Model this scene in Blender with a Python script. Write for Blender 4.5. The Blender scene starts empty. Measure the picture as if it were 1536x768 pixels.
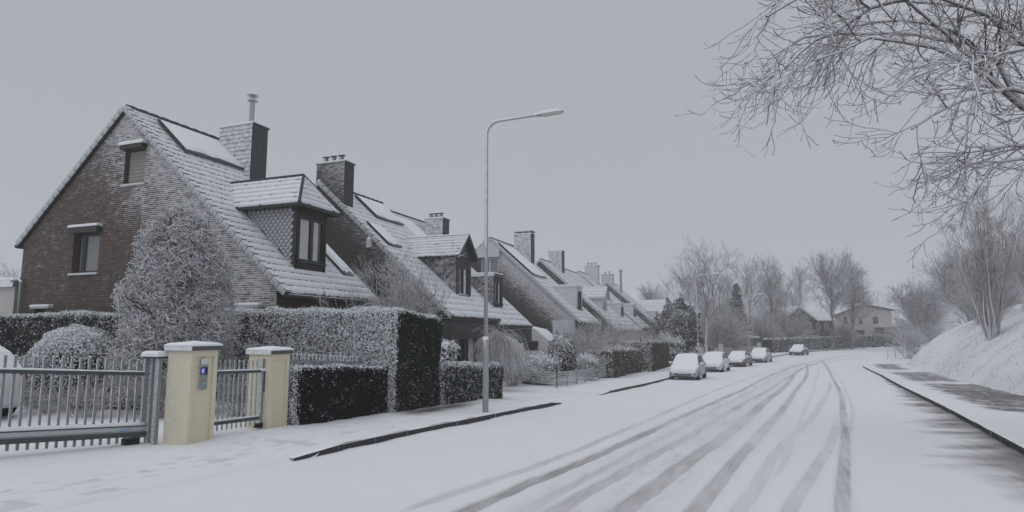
import bpy, math, random
import numpy as np
from mathutils import Vector, Matrix

R = math.radians
rng = np.random.default_rng(11)
random.seed(5)
SC = bpy.context.scene
COL = SC.collection

# ------------------------------------------------------------------ camera, sky, sun, exposure
cam_d = bpy.data.cameras.new('camera')
cam = bpy.data.objects.new('camera', cam_d)
COL.objects.link(cam)
cam.location = (0, 0, 1.7)
cam.rotation_euler = (R(90 + 7.0), 0, R(21.1))
cam_d.sensor_width = 36
cam_d.lens = 36 * 930 / 1536
cam_d.clip_end = 2000
SC.camera = cam

world = bpy.data.worlds.new('World')
SC.world = world
world.use_nodes = True
wn = world.node_tree
for n in list(wn.nodes):
    wn.nodes.remove(n)
w_out = wn.nodes.new('ShaderNodeOutputWorld')
w_bg = wn.nodes.new('ShaderNodeBackground')
w_sky = wn.nodes.new('ShaderNodeTexSky')
w_sky.sky_type = 'NISHITA'
w_sky.sun_disc = False
w_sky.sun_elevation = R(48)
w_sky.sun_rotation = R(200)
w_hs = wn.nodes.new('ShaderNodeHueSaturation')
w_hs.inputs['Saturation'].default_value = 0.12
w_mix = wn.nodes.new('ShaderNodeMixRGB')
w_mix.inputs[0].default_value = 0.94          # thick even cloud over the sky
w_mix.inputs[2].default_value = (4.10, 4.30, 4.68, 1)
w_bg.inputs['Strength'].default_value = 0.1
wn.links.new(w_sky.outputs[0], w_hs.inputs['Color'])
wn.links.new(w_hs.outputs[0], w_mix.inputs[1])
wn.links.new(w_mix.outputs[0], w_bg.inputs['Color'])
wn.links.new(w_bg.outputs[0], w_out.inputs[0])

sun_d = bpy.data.lights.new('sun', 'SUN')
sun_d.energy = 0.95
sun_d.angle = R(75)
sun_d.color = (1.0, 0.985, 0.97)
sun = bpy.data.objects.new('sun', sun_d)
COL.objects.link(sun)
sun.location = (0, 0, 60)
_d = Vector((-0.25, -0.35, 1.0)).normalized()      # direction towards the bright part of the cloud
sun.rotation_euler = _d.to_track_quat('Z', 'Y').to_euler()

SC.view_settings.view_transform = 'Standard'
SC.view_settings.look = 'None'
SC.view_settings.exposure = 0.0
SC.view_settings.gamma = 1
SC.cycles.volume_bounces = 2
SC.cycles.max_bounces = 6
SC.cycles.use_denoising = True

# ------------------------------------------------------------------ terrain functions
_ty = np.arange(-80, 401, 1.0)
_tz = np.interp(_ty, [-80, -20, 0, 8, 15, 33, 45, 60, 84, 120, 160, 300],
                [2.2, .75, .12, -.16, -.42, -1.05, -1.3, -1.48, -1.5, -1.15, -.4, 2.0])
_tz = np.convolve(np.pad(_tz, 3, mode='edge'), np.ones(7) / 7, mode='valid')
def gz(Y):
    return np.interp(Y, _ty, _tz)

ST = np.array([  # left kerb x, y ; right kerb x, y
    (-6.6, -25, 0.0, -20), (-6.45, 0, 2.5, 0), (-6.2, 10, 3.75, 10), (-5.8, 20, 5.05, 20), (-5.45, 30, 6.25, 30),
    (-5.0, 39, 7.15, 39), (-4.2, 51, 8.2, 50), (-2.8, 61, 8.9, 60), (-.8, 71, 9.9, 69), (3.8, 93, 14.5, 84),
    (10, 110, 21, 95), (22, 130, 32, 108), (40, 147, 48, 120), (75, 165, 80, 138), (130, 180, 130, 152)], float)
def catmull(P, n):
    out = []
    P = np.vstack([2 * P[0] - P[1], P, 2 * P[-1] - P[-2]])
    for i in range(1, len(P) - 2):
        t = np.linspace(0, 1, n, endpoint=False)[:, None]
        a, b, c, d = P[i - 1], P[i], P[i + 1], P[i + 2]
        out.append(.5 * ((2 * b) + (-a + c) * t + (2 * a - 5 * b + 4 * c - d) * t**2 + (-a + 3 * b - 3 * c + d) * t**3))
    return np.vstack(out + [P[-2][None]])
RS = catmull(ST, 24)
def XL(Y): return np.interp(Y, RS[:, 1], RS[:, 0])
def XR(Y): return np.interp(Y, RS[:, 3], RS[:, 2])
def smooth(a, b, x):
    t = np.clip((x - a) / (b - a), 0, 1)
    return t * t * (3 - 2 * t)
def kerbL(Y):   # kerb height on the left, dropped at the two driveways
    Y = np.asarray(Y, float)
    return 0.02 + 0.072 * (smooth(7.4, 8.9, Y) * (1 - smooth(18.4, 19.6, Y)) + smooth(24.8, 26.2, Y))
def vnoise(X, Y, s, seed=0):
    rs = np.random.default_rng(seed)
    T = rs.random((64, 64))
    x = np.asarray(X) / s; y = np.asarray(Y) / s
    xi = np.floor(x).astype(int); yi = np.floor(y).astype(int)
    fx = x - xi; fy = y - yi
    fx = fx * fx * (3 - 2 * fx); fy = fy * fy * (3 - 2 * fy)
    g = lambda i, j: T[i % 64, j % 64]
    return (g(xi, yi) * (1 - fx) + g(xi + 1, yi) * fx) * (1 - fy) + (g(xi, yi + 1) * (1 - fx) + g(xi + 1, yi + 1) * fx) * fy
def bank(X, Y):
    d = X - (XR(Y) + 3.5 + .5 * (vnoise(X * 0, Y, 7, 3) - .5))
    fade = 1 - smooth(66, 92, Y)
    h = np.where(d > 0, 7.0 * (1 - np.exp(-np.maximum(d, 0) * 1.2 / 7.0)) * np.minimum(1, np.maximum(d, 0) / .7 + .25), 0)
    n = (vnoise(X, Y, 2.3, 5) - .5) * .35 + (vnoise(X, Y, .8, 6) - .5) * .14
    return fade * (h + n * np.clip(d / 2, 0, 1))
def T(X, Y):
    X = np.asarray(X, float); Y = np.asarray(Y, float)
    z = gz(Y)
    dl = XL(Y) - X
    left = kerbL(Y) * smooth(-0.02, 0.02, dl) + .012 * np.clip(dl, 0, 8)
    right = (.10 + bank(X, Y)) * smooth(-.02, .02, X - XR(Y))
    far = .02 * np.clip(Y - 100, 0, 60) * smooth(3, 12, dl)
    return z + np.where(dl > -.02, left + far, 0) + np.where(X > XR(Y) - .02, right, 0)

# ------------------------------------------------------------------ materials
SNOW = (0.80, 0.82, 0.86, 1)
WIND = Vector((0, -.6, .8))
MATS = {}
def _new(name):
    m = bpy.data.materials.new(name)
    m.use_nodes = True
    nt = m.node_tree
    for n in list(nt.nodes):
        nt.nodes.remove(n)
    o = nt.nodes.new('ShaderNodeOutputMaterial')
    b = nt.nodes.new('ShaderNodeBsdfPrincipled')
    nt.links.new(b.outputs[0], o.inputs[0])
    MATS[name] = m
    return m, nt, b
def N(nt, typ, **kw):
    n = nt.nodes.new(typ)
    for k, v in kw.items():
        setattr(n, k, v)
    return n
def maths(nt, op, a, b=None, clamp=False):
    n = N(nt, 'ShaderNodeMath', operation=op)
    n.use_clamp = clamp
    for i, q in enumerate((a, b)):
        if q is None: continue
        if isinstance(q, (int, float)): n.inputs[i].default_value = q
        else: nt.links.new(q, n.inputs[i])
    return n.outputs[0]
def sstep(nt, v, lo, hi):
    n = N(nt, 'ShaderNodeMapRange', interpolation_type='SMOOTHSTEP')
    nt.links.new(v, n.inputs[0])
    n.inputs[1].default_value = lo; n.inputs[2].default_value = hi
    return n.outputs[0]
def mixc(nt, f, a, b):
    n = N(nt, 'ShaderNodeMixRGB')
    for i, q in enumerate((f, a, b)):
        if isinstance(q, (int, float)): n.inputs[i].default_value = q
        elif isinstance(q, tuple): n.inputs[i].default_value = q if len(q) == 4 else q + (1,)
        else: nt.links.new(q, n.inputs[i])
    return n.outputs[0]
def noise(nt, scale, vec=None, detail=3, rough=.6):
    n = N(nt, 'ShaderNodeTexNoise')
    n.inputs['Scale'].default_value = scale
    n.inputs['Detail'].default_value = detail
    n.inputs['Roughness'].default_value = rough
    if vec is None:
        vec = N(nt, 'ShaderNodeTexCoord').outputs['Object']
    nt.links.new(vec, n.inputs['Vector'])
    return n.outputs['Fac']
def wind_dot(nt):
    g = N(nt, 'ShaderNodeNewGeometry')
    d = N(nt, 'ShaderNodeVectorMath', operation='DOT_PRODUCT')
    nt.links.new(g.outputs['Normal'], d.inputs[0])
    d.inputs[1].default_value = WIND
    return d.outputs['Value']
def bump(nt, b, h, strength, dist=.02):
    n = N(nt, 'ShaderNodeBump')
    n.inputs['Strength'].default_value = strength
    n.inputs['Distance'].default_value = dist
    nt.links.new(h, n.inputs['Height'])
    nt.links.new(n.outputs[0], b.inputs['Normal'])

def mat(name, col, rough=.75, metal=0., snow=None, attr=False, var=.25, vs=6., bmp=0., bs=40., snowvar=.06):
    if name in MATS: return MATS[name]
    m, nt, b = _new(name)
    c = col + (1,)
    n1 = noise(nt, vs)
    base = mixc(nt, n1, tuple(max(0, q * (1 - var)) for q in col) + (1,), tuple(min(1, q * (1 + var)) for q in col) + (1,))
    b.inputs['Metallic'].default_value = metal
    b.inputs['Roughness'].default_value = rough
    b.inputs['Specular IOR Level'].default_value = .08 if attr or 'core' in name else (.18 if rough >= .55 else .5)
    if attr or snow:
        if attr:
            a = N(nt, 'ShaderNodeAttribute', attribute_name='snow')
            mask = a.outputs['Fac']
        else:
            lo, hi, amp, sc = snow
            mask = sstep(nt, maths(nt, 'ADD', wind_dot(nt), maths(nt, 'MULTIPLY', maths(nt, 'SUBTRACT', noise(nt, sc, detail=4), .5), amp)), lo, hi)
        sn = mixc(nt, noise(nt, 9.), tuple(q * (1 - snowvar) for q in SNOW[:3]) + (1,), tuple(min(.9, q * (1 + snowvar)) for q in SNOW[:3]) + (1,))
        base = mixc(nt, mask, base, sn)
        rr = N(nt, 'ShaderNodeMapRange')
        nt.links.new(mask, rr.inputs[0])
        rr.inputs[3].default_value = rough; rr.inputs[4].default_value = .7
        nt.links.new(rr.outputs[0], b.inputs['Roughness'])
        if metal:
            mm = N(nt, 'ShaderNodeMapRange')
            nt.links.new(mask, mm.inputs[0])
            mm.inputs[3].default_value = metal; mm.inputs[4].default_value = 0
            nt.links.new(mm.outputs[0], b.inputs['Metallic'])
    nt.links.new(base, b.inputs['Base Color'])
    if bmp:
        bump(nt, b, noise(nt, bs, detail=5), bmp)
    return m

def make_snow_mats():
    m, nt, b = _new('snow')
    c = mixc(nt, noise(nt, 1.3, detail=6), (.74, .765, .81, 1), (.84, .855, .885, 1))
    nt.links.new(c, b.inputs['Base Color'])
    b.inputs['Roughness'].default_value = .7
    h = maths(nt, 'ADD', noise(nt, 30, detail=6, rough=.7), maths(nt, 'MULTIPLY', noise(nt, 5, detail=3), 1.5))
    bump(nt, b, h, .45, .02)
    # snow on grass: the bank, blades and soil peeping through
    m, nt, b = _new('snow_grass')
    f = noise(nt, 7, detail=8, rough=.75)
    f2 = noise(nt, .7, detail=3)
    k = sstep(nt, maths(nt, 'ADD', f, maths(nt, 'MULTIPLY', maths(nt, 'SUBTRACT', f2, .5), .25)), .53, .70)
    c = mixc(nt, k, (.79, .81, .85, 1), (.33, .33, .29, 1))
    nt.links.new(c, b.inputs['Base Color'])
    b.inputs['Roughness'].default_value = .8
    bump(nt, b, noise(nt, 14, detail=8, rough=.75), .8, .06)
    # road: attribute 'bare' 0 = fresh snow, .5 = packed grey slush, 1 = wet asphalt
    m, nt, b = _new('road_snow')
    a = N(nt, 'ShaderNodeAttribute', attribute_name='bare')
    tc = N(nt, 'ShaderNodeTexCoord').outputs['Object']
    mp = N(nt, 'ShaderNodeMapping'); nt.links.new(tc, mp.inputs[0]); mp.inputs['Scale'].default_value = (1, .16, 1)
    streak = noise(nt, 5.5, mp.outputs[0], detail=6, rough=.7)
    fine = noise(nt, 45, detail=5, rough=.7)
    amt = maths(nt, 'MULTIPLY', maths(nt, 'SUBTRACT', maths(nt, 'ADD', streak, maths(nt, 'MULTIPLY', fine, .6)), .8), .8)
    pos = maths(nt, 'MINIMUM', maths(nt, 'MULTIPLY', a.outputs['Fac'], 2.2), 1.)
    v = maths(nt, 'ADD', a.outputs['Fac'], maths(nt, 'MULTIPLY', amt, pos), clamp=True)
    cr = N(nt, 'ShaderNodeValToRGB')
    e = cr.color_ramp.elements
    e[0].position = 0; e[0].color = (.79, .81, .845, 1)
    e[1].position = 1; e[1].color = (.055, .057, .06, 1)
    for p, col in ((.22, (.645, .655, .68, 1)), (.5, (.43, .428, .428, 1)), (.75, (.20, .203, .21, 1))):
        q = e.new(p); q.color = col
    nt.links.new(v, cr.inputs[0])
    big = noise(nt, .5, detail=5)
    c = mixc(nt, 1.0, cr.outputs[0], mixc(nt, big, (.93, .93, .94, 1), (1, 1, 1, 1)))
    c.node.blend_type = 'MULTIPLY'
    nt.links.new(c, b.inputs['Base Color'])
    rr = N(nt, 'ShaderNodeMapRange'); nt.links.new(v, rr.inputs[0]); rr.inputs[3].default_value = .7; rr.inputs[4].default_value = .33
    nt.links.new(rr.outputs[0], b.inputs['Roughness'])
    bump(nt, b, maths(nt, 'ADD', noise(nt, 40, detail=6, rough=.7), maths(nt, 'MULTIPLY', noise(nt, 3, detail=4), 2)), .35, .02)
make_snow_mats()

def brick_mat(name, xr, zr, c1, c2, mortar, amount=.0, reach=3.0, tan=.9, pw=.3, nw=.42):
    """brick with wind-driven snow caught on the faces turned to the wind, thickest below the front verge"""
    m, nt, b = _new(name)
    tc = N(nt, 'ShaderNodeTexCoord').outputs['Object']
    sp = N(nt, 'ShaderNodeSeparateXYZ'); nt.links.new(tc, sp.inputs[0])
    X, Y, Z = sp.outputs
    cb = N(nt, 'ShaderNodeCombineXYZ')
    nt.links.new(maths(nt, 'ADD', X, Y), cb.inputs[0]); nt.links.new(Z, cb.inputs[1])
    br = N(nt, 'ShaderNodeTexBrick')
    nt.links.new(cb.outputs[0], br.inputs['Vector'])
    br.inputs['Color1'].default_value = c1 + (1,); br.inputs['Color2'].default_value = c2 + (1,)
    br.inputs['Mortar'].default_value = mortar + (1,)
    br.inputs['Scale'].default_value = 1
    br.inputs['Brick Width'].default_value = .235; br.inputs['Row Height'].default_value = .068
    br.inputs['Mortar Size'].default_value = .008
    br.inputs['Bias'].default_value = -.2
    nlow = noise(nt, 1.2, detail=4)
    base = mixc(nt, maths(nt, 'MULTIPLY', nlow, .45), br.outputs['Color'], tuple(q * .5 for q in c1) + (1,))
    # snow caught course by course
    wd = wind_dot(nt)
    row = maths(nt, 'FLOOR', maths(nt, 'DIVIDE', Z, .068))
    rv = N(nt, 'ShaderNodeCombineXYZ')
    nt.links.new(maths(nt, 'MULTIPLY', maths(nt, 'ADD', X, Y), 3.2), rv.inputs[0]); nt.links.new(maths(nt, 'MULTIPLY', row, 3.7), rv.inputs[1])
    st = noise(nt, 1.0, rv.outputs[0], detail=3, rough=.65)
    grit = noise(nt, 22, tc, detail=3)
    patch = noise(nt, .6, tc, detail=4)
    dist = maths(nt, 'MULTIPLY', maths(nt, 'SUBTRACT', maths(nt, 'SUBTRACT', zr, maths(nt, 'MULTIPLY', maths(nt, 'SUBTRACT', X, xr), tan)), Z), .74)
    near = sstep(nt, dist, reach, -.2)
    v = maths(nt, 'ADD', maths(nt, 'ADD', maths(nt, 'MULTIPLY', near, nw), maths(nt, 'MULTIPLY', maths(nt, 'SUBTRACT', patch, .5), pw)),
              maths(nt, 'ADD', maths(nt, 'ADD', maths(nt, 'MULTIPLY', maths(nt, 'SUBTRACT', st, .5), 1.0), .5), maths(nt, 'ADD', maths(nt, 'MULTIPLY', maths(nt, 'SUBTRACT', grit, .5), .4), amount)))
    rowfr = maths(nt, 'FRACT', maths(nt, 'DIVIDE', Z, .068))
    ledge = maths(nt, 'MULTIPLY', maths(nt, 'SUBTRACT', maths(nt, 'ABSOLUTE', maths(nt, 'SUBTRACT', rowfr, .5)), .25), .7)
    v = maths(nt, 'ADD', v, ledge)
    windy = sstep(nt, wd, .3, .55)
    mask = maths(nt, 'MULTIPLY', sstep(nt, v, .50, 1.02), windy)
    col = mixc(nt, maths(nt, 'MULTIPLY', mask, .82), base, (.72, .735, .765, 1))
    nt.links.new(col, b.inputs['Base Color'])
    b.inputs['Roughness'].default_value = .85
    b.inputs['Specular IOR Level'].default_value = .15
    hh = maths(nt, 'ADD', maths(nt, 'MULTIPLY', br.outputs['Fac'], -1.), maths(nt, 'MULTIPLY', mask, 1.2))
    bump(nt, b, hh, .6, .015)
    return m

mat('plain_snow', (.80, .82, .86), .7, var=.05, vs=4, bmp=.3, bs=25)
mat('tile_snow', (.79, .81, .85), .7, var=.06, vs=3, bmp=.35, bs=18)
mat('tile_dark', (.045, .045, .05), .6, var=.5, vs=20)
mat('slate', (.075, .078, .085), .6, snow=(.50, .66, .45, 12), var=.35, vs=9)
mat('slate_windward', (.085, .088, .095), .6, snow=(.44, .82, .50, 5), var=.35, vs=9)
mat('slate_frost', (.10, .103, .11), .6, snow=(.42, .80, .30, 6), var=.3, vs=9)
mat('slate_half', (.06, .06, .065), .6, snow=(.56, .88, .40, 8), var=.35, vs=9)
mat('slate_bare', (.07, .07, .075), .65, snow=(.62, .7, .1, 10), var=.4, vs=7)
mat('wood_dark', (.045, .038, .034), .6, snow=(.62, .74, .15, 9), var=.35, vs=8, bmp=.2, bs=30)
mat('cladding', (.060, .055, .054), .65, snow=(.62, .74, .15, 9), var=.35, vs=5)
mat('frame_dark', (.028, .024, .022), .45, snow=(.66, .78, .15, 14), var=.3)
mat('frame_white', (.62, .63, .64), .5, snow=(.6, .72, .1, 14), var=.08)
mat('white_panel', (.52, .54, .57), .55, snow=(.55, .7, .2, 8), var=.08, vs=2)
mat('shutter', (.30, .285, .265), .6, snow=(.62, .80, .45, 25), var=.12)
mat('curtain', (.55, .56, .57), .9, var=.25, vs=5)
mat('verge', (.13, .135, .145), .7, snow=(.42, .74, .40, 9), var=.3, vs=12)
mat('ridge', (.07, .07, .075), .7, snow=(.55, .75, .3, 10), var=.3)
mat('cream', (.70, .64, .47), .8, snow=(.56, .74, .40, 38), var=.07, vs=3, bmp=.25, bs=35)
mat('coping', (.10, .10, .105), .7, snow=(.5, .62, .1, 16), var=.3)
mat('galv', (.27, .30, .32), .5, metal=.35, snow=(.50, .72, .40, 30), var=.2, vs=14)
mat('galv_bar', (.22, .24, .25), .5, metal=.25, snow=(.46, .66, .40, 24), var=.2, vs=14)
mat('galv_dark', (.055, .068, .068), .5, metal=.1, snow=(.60, .74, .2, 25), var=.25, vs=10)
mat('gate_band', (.45, .47, .48), .5, metal=.1, snow=(.6, .74, .3, 25), var=.1)
mat('black_part', (.02, .02, .02), .6, snow=(.6, .75, .2, 20), var=.3)
mat('fence_rail', (.38, .42, .42), .6, snow=(.4, .6, .3, 20), var=.15)
mat('pole_grey', (.40, .41, .43), .55, metal=.15, snow=(.40, .62, .30, 9), var=.12, vs=5)
mat('lens', (.55, .54, .50), .35, var=.1)
mat('steel', (.42, .43, .45), .35, metal=.7, snow=(.58, .75, .3, 10), var=.15)
mat('concrete', (.30, .30, .30), .85, snow=(.45, .6, .25, 12), var=.25, bmp=.3)
mat('kerb', (.055, .055, .058), .8, snow=(.55, .68, .2, 14), var=.4, vs=15, bmp=.4, bs=25)
mat('render_pale', (.50, .49, .47), .85, snow=(.6, .75, .2, 8), var=.1, vs=2)
mat('render_brown', (.11, .085, .07), .8, snow=(.6, .75, .2, 8), var=.2, vs=3)
mat('bark', (.085, .078, .072), .85, attr=True, var=.35, vs=14)
mat('bark_far', (.105, .102, .105), .85, attr=True, var=.3, vs=5)
mat('bark_pale', (.22, .21, .20), .85, attr=True, var=.3, vs=5)
mat('twig_red', (.12, .06, .05), .85, attr=True, var=.35, vs=9)
mat('leaf_green', (.026, .038, .024), .6, attr=True, var=.5, vs=6)
mat('leaf_dark', (.014, .020, .015), .65, attr=True, var=.5, vs=6)
mat('leaf_olive', (.060, .075, .028), .6, attr=True, var=.5, vs=5)
mat('leaf_brown', (.13, .085, .066), .8, attr=True, var=.45, vs=6)
mat('conifer', (.022, .032, .026), .75, attr=True, var=.4, vs=3)
mat('reed', (.26, .215, .165), .85, attr=True, var=.3, vs=6)
mat('grass_blade', (.22, .21, .15), .85, attr=True, var=.4, vs=6)
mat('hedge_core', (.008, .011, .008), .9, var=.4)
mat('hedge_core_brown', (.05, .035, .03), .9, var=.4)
mat('tyre', (.018, .018, .019), .8, snow=(.7, .85, .4, 20), var=.3)
mat('rim', (.30, .31, .32), .4, metal=.6, var=.2)
mat('plate_white', (.62, .62, .60), .5, var=.05)
mat('plate_yellow', (.62, .40, .03), .5, var=.05)
mat('red_lamp', (.30, .02, .02), .25, var=.2)
mat('caravan_white', (.62, .62, .60), .4, snow=(.62, .76, .2, 5), var=.05)
mat('orange', (.6, .12, .04), .5, var=.1)
mat('blue_print', (.25, .36, .55), .5, var=.1)
mat('interior', (.02, .02, .022), .9, var=.2)
def glass_mat(name, col, rough):
    m, nt, b = _new(name)
    c = mixc(nt, noise(nt, 1.2, detail=2), tuple(q * .7 for q in col) + (1,), tuple(q * 1.3 for q in col) + (1,))
    nt.links.new(c, b.inputs['Base Color'])
    b.inputs['Roughness'].default_value = rough
    b.inputs['IOR'].default_value = 1.5
    b.inputs['Specular IOR Level'].default_value = .8
glass_mat('pane', (.035, .038, .042), .06)
glass_mat('pane_net', (.20, .21, .225), .15)
glass_mat('headlight', (.35, .36, .38), .12)
glass_mat('solar', (.015, .016, .02), .15)
def screen_mat():
    m, nt, b = _new('screen')
    b.inputs['Base Color'].default_value = (.05, .06, .2, 1)
    b.inputs['Emission Color'].default_value = (.10, .12, .75, 1)
    b.inputs['Emission Strength'].default_value = .45
    m, nt, b = _new('screen_text')
    b.inputs['Base Color'].default_value = (.3, .3, .5, 1)
    b.inputs['Emission Color'].default_value = (.35, .40, .95, 1)
    b.inputs['Emission Strength'].default_value = .45
screen_mat()
def paint(name, col, thr=.42, spec=.35):
    mat(name, col, spec, metal=.0, snow=(thr, thr + .16, .22, 4), var=.06, vs=2)
paint('paint_silver', (.36, .37, .38))
paint('paint_white', (.60, .61, .62))
paint('paint_grey', (.06, .063, .068))
paint('paint_dark', (.05, .055, .065))
paint('paint_blue', (.10, .16, .20))
mat('snow_glass', (.03, .032, .036), .1, snow=(.30, .45, .2, 4), var=.1)

# ------------------------------------------------------------------ object helpers
def tag(o, label=None, cat=None, group=None, kind=None):
    if label: o['label'] = label
    if cat: o['category'] = cat
    if group: o['group'] = group
    if kind: o['kind'] = kind
    return o
def thing(name, label, cat, loc=(0, 0, 0), rotz=0., group=None):
    o = bpy.data.objects.new(name, None)
    COL.objects.link(o)
    o.empty_display_size = .2
    o.location = loc
    o.rotation_euler = (0, 0, rotz)
    return tag(o, label, cat, group)
def link(name, me, parent=None, local=False, loc=None):
    o = bpy.data.objects.new(name, me)
    COL.objects.link(o)
    if parent is not None:
        o.parent = parent
        if not local and parent.type == 'EMPTY':
            o.location = -Vector(parent.location)
    if loc is not None:
        o.location = Vector(o.location) + Vector(loc)
    return o
def copy_tree(o, parent=None):
    c = o.copy()
    COL.objects.link(c)
    c.parent = parent
    for ch in list(o.children):
        copy_tree(ch, c)
    return c

class MB:
    def __init__(s): s.v = []; s.f = []; s.m = []
    def face(s, pts, m=0):
        k = len(s.v); s.v += [tuple(map(float, p)) for p in pts]; s.f.append(list(range(k, k + len(pts)))); s.m.append(m); return s
    def hexa(s, p, m=0, mt=None):
        """p: 8 points, bottom 4 then top 4 (counter-clockwise from above)"""
        k = len(s.v); s.v += [tuple(map(float, q)) for q in p]
        for i, fc in enumerate(((3, 2, 1, 0), (4, 5, 6, 7), (0, 1, 5, 4), (1, 2, 6, 5), (2, 3, 7, 6), (3, 0, 4, 7))):
            s.f.append([k + j for j in fc]); s.m.append(mt if (i == 1 and mt is not None) else m)
        return s
    def box(s, x0, x1, y0, y1, z0, z1, m=0, mt=None):
        return s.hexa([(x0, y0, z0), (x1, y0, z0), (x1, y1, z0), (x0, y1, z0), (x0, y0, z1), (x1, y0, z1), (x1, y1, z1), (x0, y1, z1)], m, mt)
    def obox(s, o, u, v, w, m=0):
        """box from corner o along vectors u, v, w"""
        o, u, v, w = map(Vector, (o, u, v, w))
        return s.hexa([o, o + u, o + u + v, o + v, o + w, o + u + w, o + u + v + w, o + v + w], m)
    def bar(s, a, b, r, n=6, m=0, r2=None):
        return s.tube([a, b], [r, r if r2 is None else r2], n, m)
    def tube(s, pts, rs, n=6, m=0):
        pts = [Vector(p) for p in pts]
        k0 = len(s.v)
        t0 = (pts[1] - pts[0]).normalized()
        ref = Vector((0, 0, 1)) if abs(t0.z) < .9 else Vector((1, 0, 0))
        for i, p in enumerate(pts):
            t = (pts[min(i + 1, len(pts) - 1)] - pts[max(i - 1, 0)]).normalized()
            a = t.cross(ref).normalized(); b = t.cross(a)
            for j in range(n):
                q = 2 * math.pi * j / n
                s.v.append(tuple(p + (a * math.cos(q) + b * math.sin(q)) * rs[i]))
        for i in range(len(pts) - 1):
            for j in range(n):
                a0 = k0 + i * n + j; a1 = k0 + i * n + (j + 1) % n
                s.f.append([a0, a0 + n, a1 + n, a1]); s.m.append(m)
        s.f.append([k0 + j for j in range(n)]); s.m.append(m)
        e = k0 + (len(pts) - 1) * n
        s.f.append([e + j for j in reversed(range(n))]); s.m.append(m)
        return s
    def prism(s, poly, d, m=0, mt=None):
        """extrude polygon (3d points) along d"""
        d = Vector(d); P = [Vector(p) for p in poly]; Q = [p + d for p in P]
        k = len(s.v); n = len(P)
        s.v += [tuple(p) for p in P + Q]
        s.f.append([k + i for i in range(n)]); s.m.append(m)
        s.f.append([k + n + i for i in reversed(range(n))]); s.m.append(m if mt is None else mt)
        for i in range(n):
            j = (i + 1) % n
            s.f.append([k + j, k + i, k + n + i, k + n + j]); s.m.append(m)
        return s
    def mesh(s, name, mats, fix=True):
        me = bpy.data.meshes.new(name)
        me.from_pydata(s.v, [], s.f)
        for q in mats: me.materials.append(MATS[q])
        me.polygons.foreach_set('material_index', s.m)
        if fix:
            import bmesh
            bm = bmesh.new(); bm.from_mesh(me)
            bmesh.ops.recalc_face_normals(bm, faces=bm.faces)
            bm.to_mesh(me); bm.free()
        me.update()
        return me
    def build(s, name, mats, parent=None, local=False, smooth=False, bevel=0, kind=None, fix=True):
        if isinstance(mats, str): mats = [mats]
        me = s.mesh(name, mats, fix)
        if smooth:
            me.polygons.foreach_set('use_smooth', [True] * len(me.polygons))
        o = link(name, me, parent, local)
        if bevel:
            b = o.modifiers.new('bevel', 'BEVEL'); b.width = bevel; b.segments = 2; b.limit_method = 'ANGLE'
        if kind: o['kind'] = kind
        return o

def npmesh(name, V, F, mats, mi=None, attrs=None, parent=None, local=False, smooth=False, kind=None):
    """V (n,3); F (k,4) or (k,3)"""
    me = bpy.data.meshes.new(name)
    V = np.asarray(V, np.float32); F = np.asarray(F, np.int32)
    nf, k = F.shape
    me.vertices.add(len(V)); me.vertices.foreach_set('co', V.ravel())
    me.loops.add(nf * k); me.loops.foreach_set('vertex_index', F.ravel())
    me.polygons.add(nf)
    me.polygons.foreach_set('loop_start', np.arange(0, nf * k, k, dtype=np.int32))
    if isinstance(mats, str): mats = [mats]
    for q in mats: me.materials.append(MATS[q])
    if mi is not None: me.polygons.foreach_set('material_index', np.asarray(mi, np.int32))
    if smooth: me.polygons.foreach_set('use_smooth', np.ones(nf, bool))
    me.update(calc_edges=True)
    for a, val in (attrs or {}).items():
        at = me.attributes.new(a, 'FLOAT', 'POINT')
        at.data.foreach_set('value', np.asarray(val, np.float32))
    o = link(name, me, parent, local)
    if kind: o['kind'] = kind
    return o

# ------------------------------------------------------------------ vegetation toolkit (vectorised)
WN = np.array([0, -.55, .835])
def unit(a): return a / np.maximum(np.linalg.norm(a, axis=-1, keepdims=True), 1e-9)
def grow(P, Rr, n, t=(.3, 1.), ang=(25, 60), ln=(.4, .7), K=5, curve=0.0, wob=.12, rs=.55, tip=.35, absl=False, rmin=.004, side=None):
    """n children on each parent polyline P [N,K,3]; returns child polylines and radii"""
    Np, Kp, _ = P.shape
    idx = np.repeat(np.arange(Np), n)
    tt = rng.uniform(t[0], t[1], len(idx)) * (Kp - 1.001)
    i0 = np.floor(tt).astype(int); fr = (tt - i0)[:, None]
    a = P[idx, i0]; b = P[idx, i0 + 1]
    o = a * (1 - fr) + b * fr
    T0 = unit(b - a)
    r0 = (Rr[idx, i0] * (1 - fr[:, 0]) + Rr[idx, i0 + 1] * fr[:, 0]) * rs
    plen = np.linalg.norm(np.diff(P, axis=1), axis=2).sum(1)[idx]
    q = rng.normal(size=(len(idx), 3))
    if side is not None: q = q * side
    perp = unit(q - (q * T0).sum(1, keepdims=True) * T0)
    an = np.radians(rng.uniform(ang[0], ang[1], len(idx)))[:, None]
    D = unit(np.cos(an) * T0 + np.sin(an) * perp)
    L = rng.uniform(ln[0], ln[1], len(idx)) * (1 if absl else plen)
    if not absl: L = L * (1.15 - .5 * (tt / Kp))
    st = (L / (K - 1))[:, None]
    out = [o]
    for k in range(K - 1):
        D = unit(D + np.array([0, 0, curve]) + rng.normal(size=D.shape) * wob)
        out.append(out[-1] + D * st)
    Q = np.stack(out, 1)
    taper = np.linspace(1, tip, K)[None]
    RR = np.maximum(r0[:, None] * taper, rmin)
    return Q, RR
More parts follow.
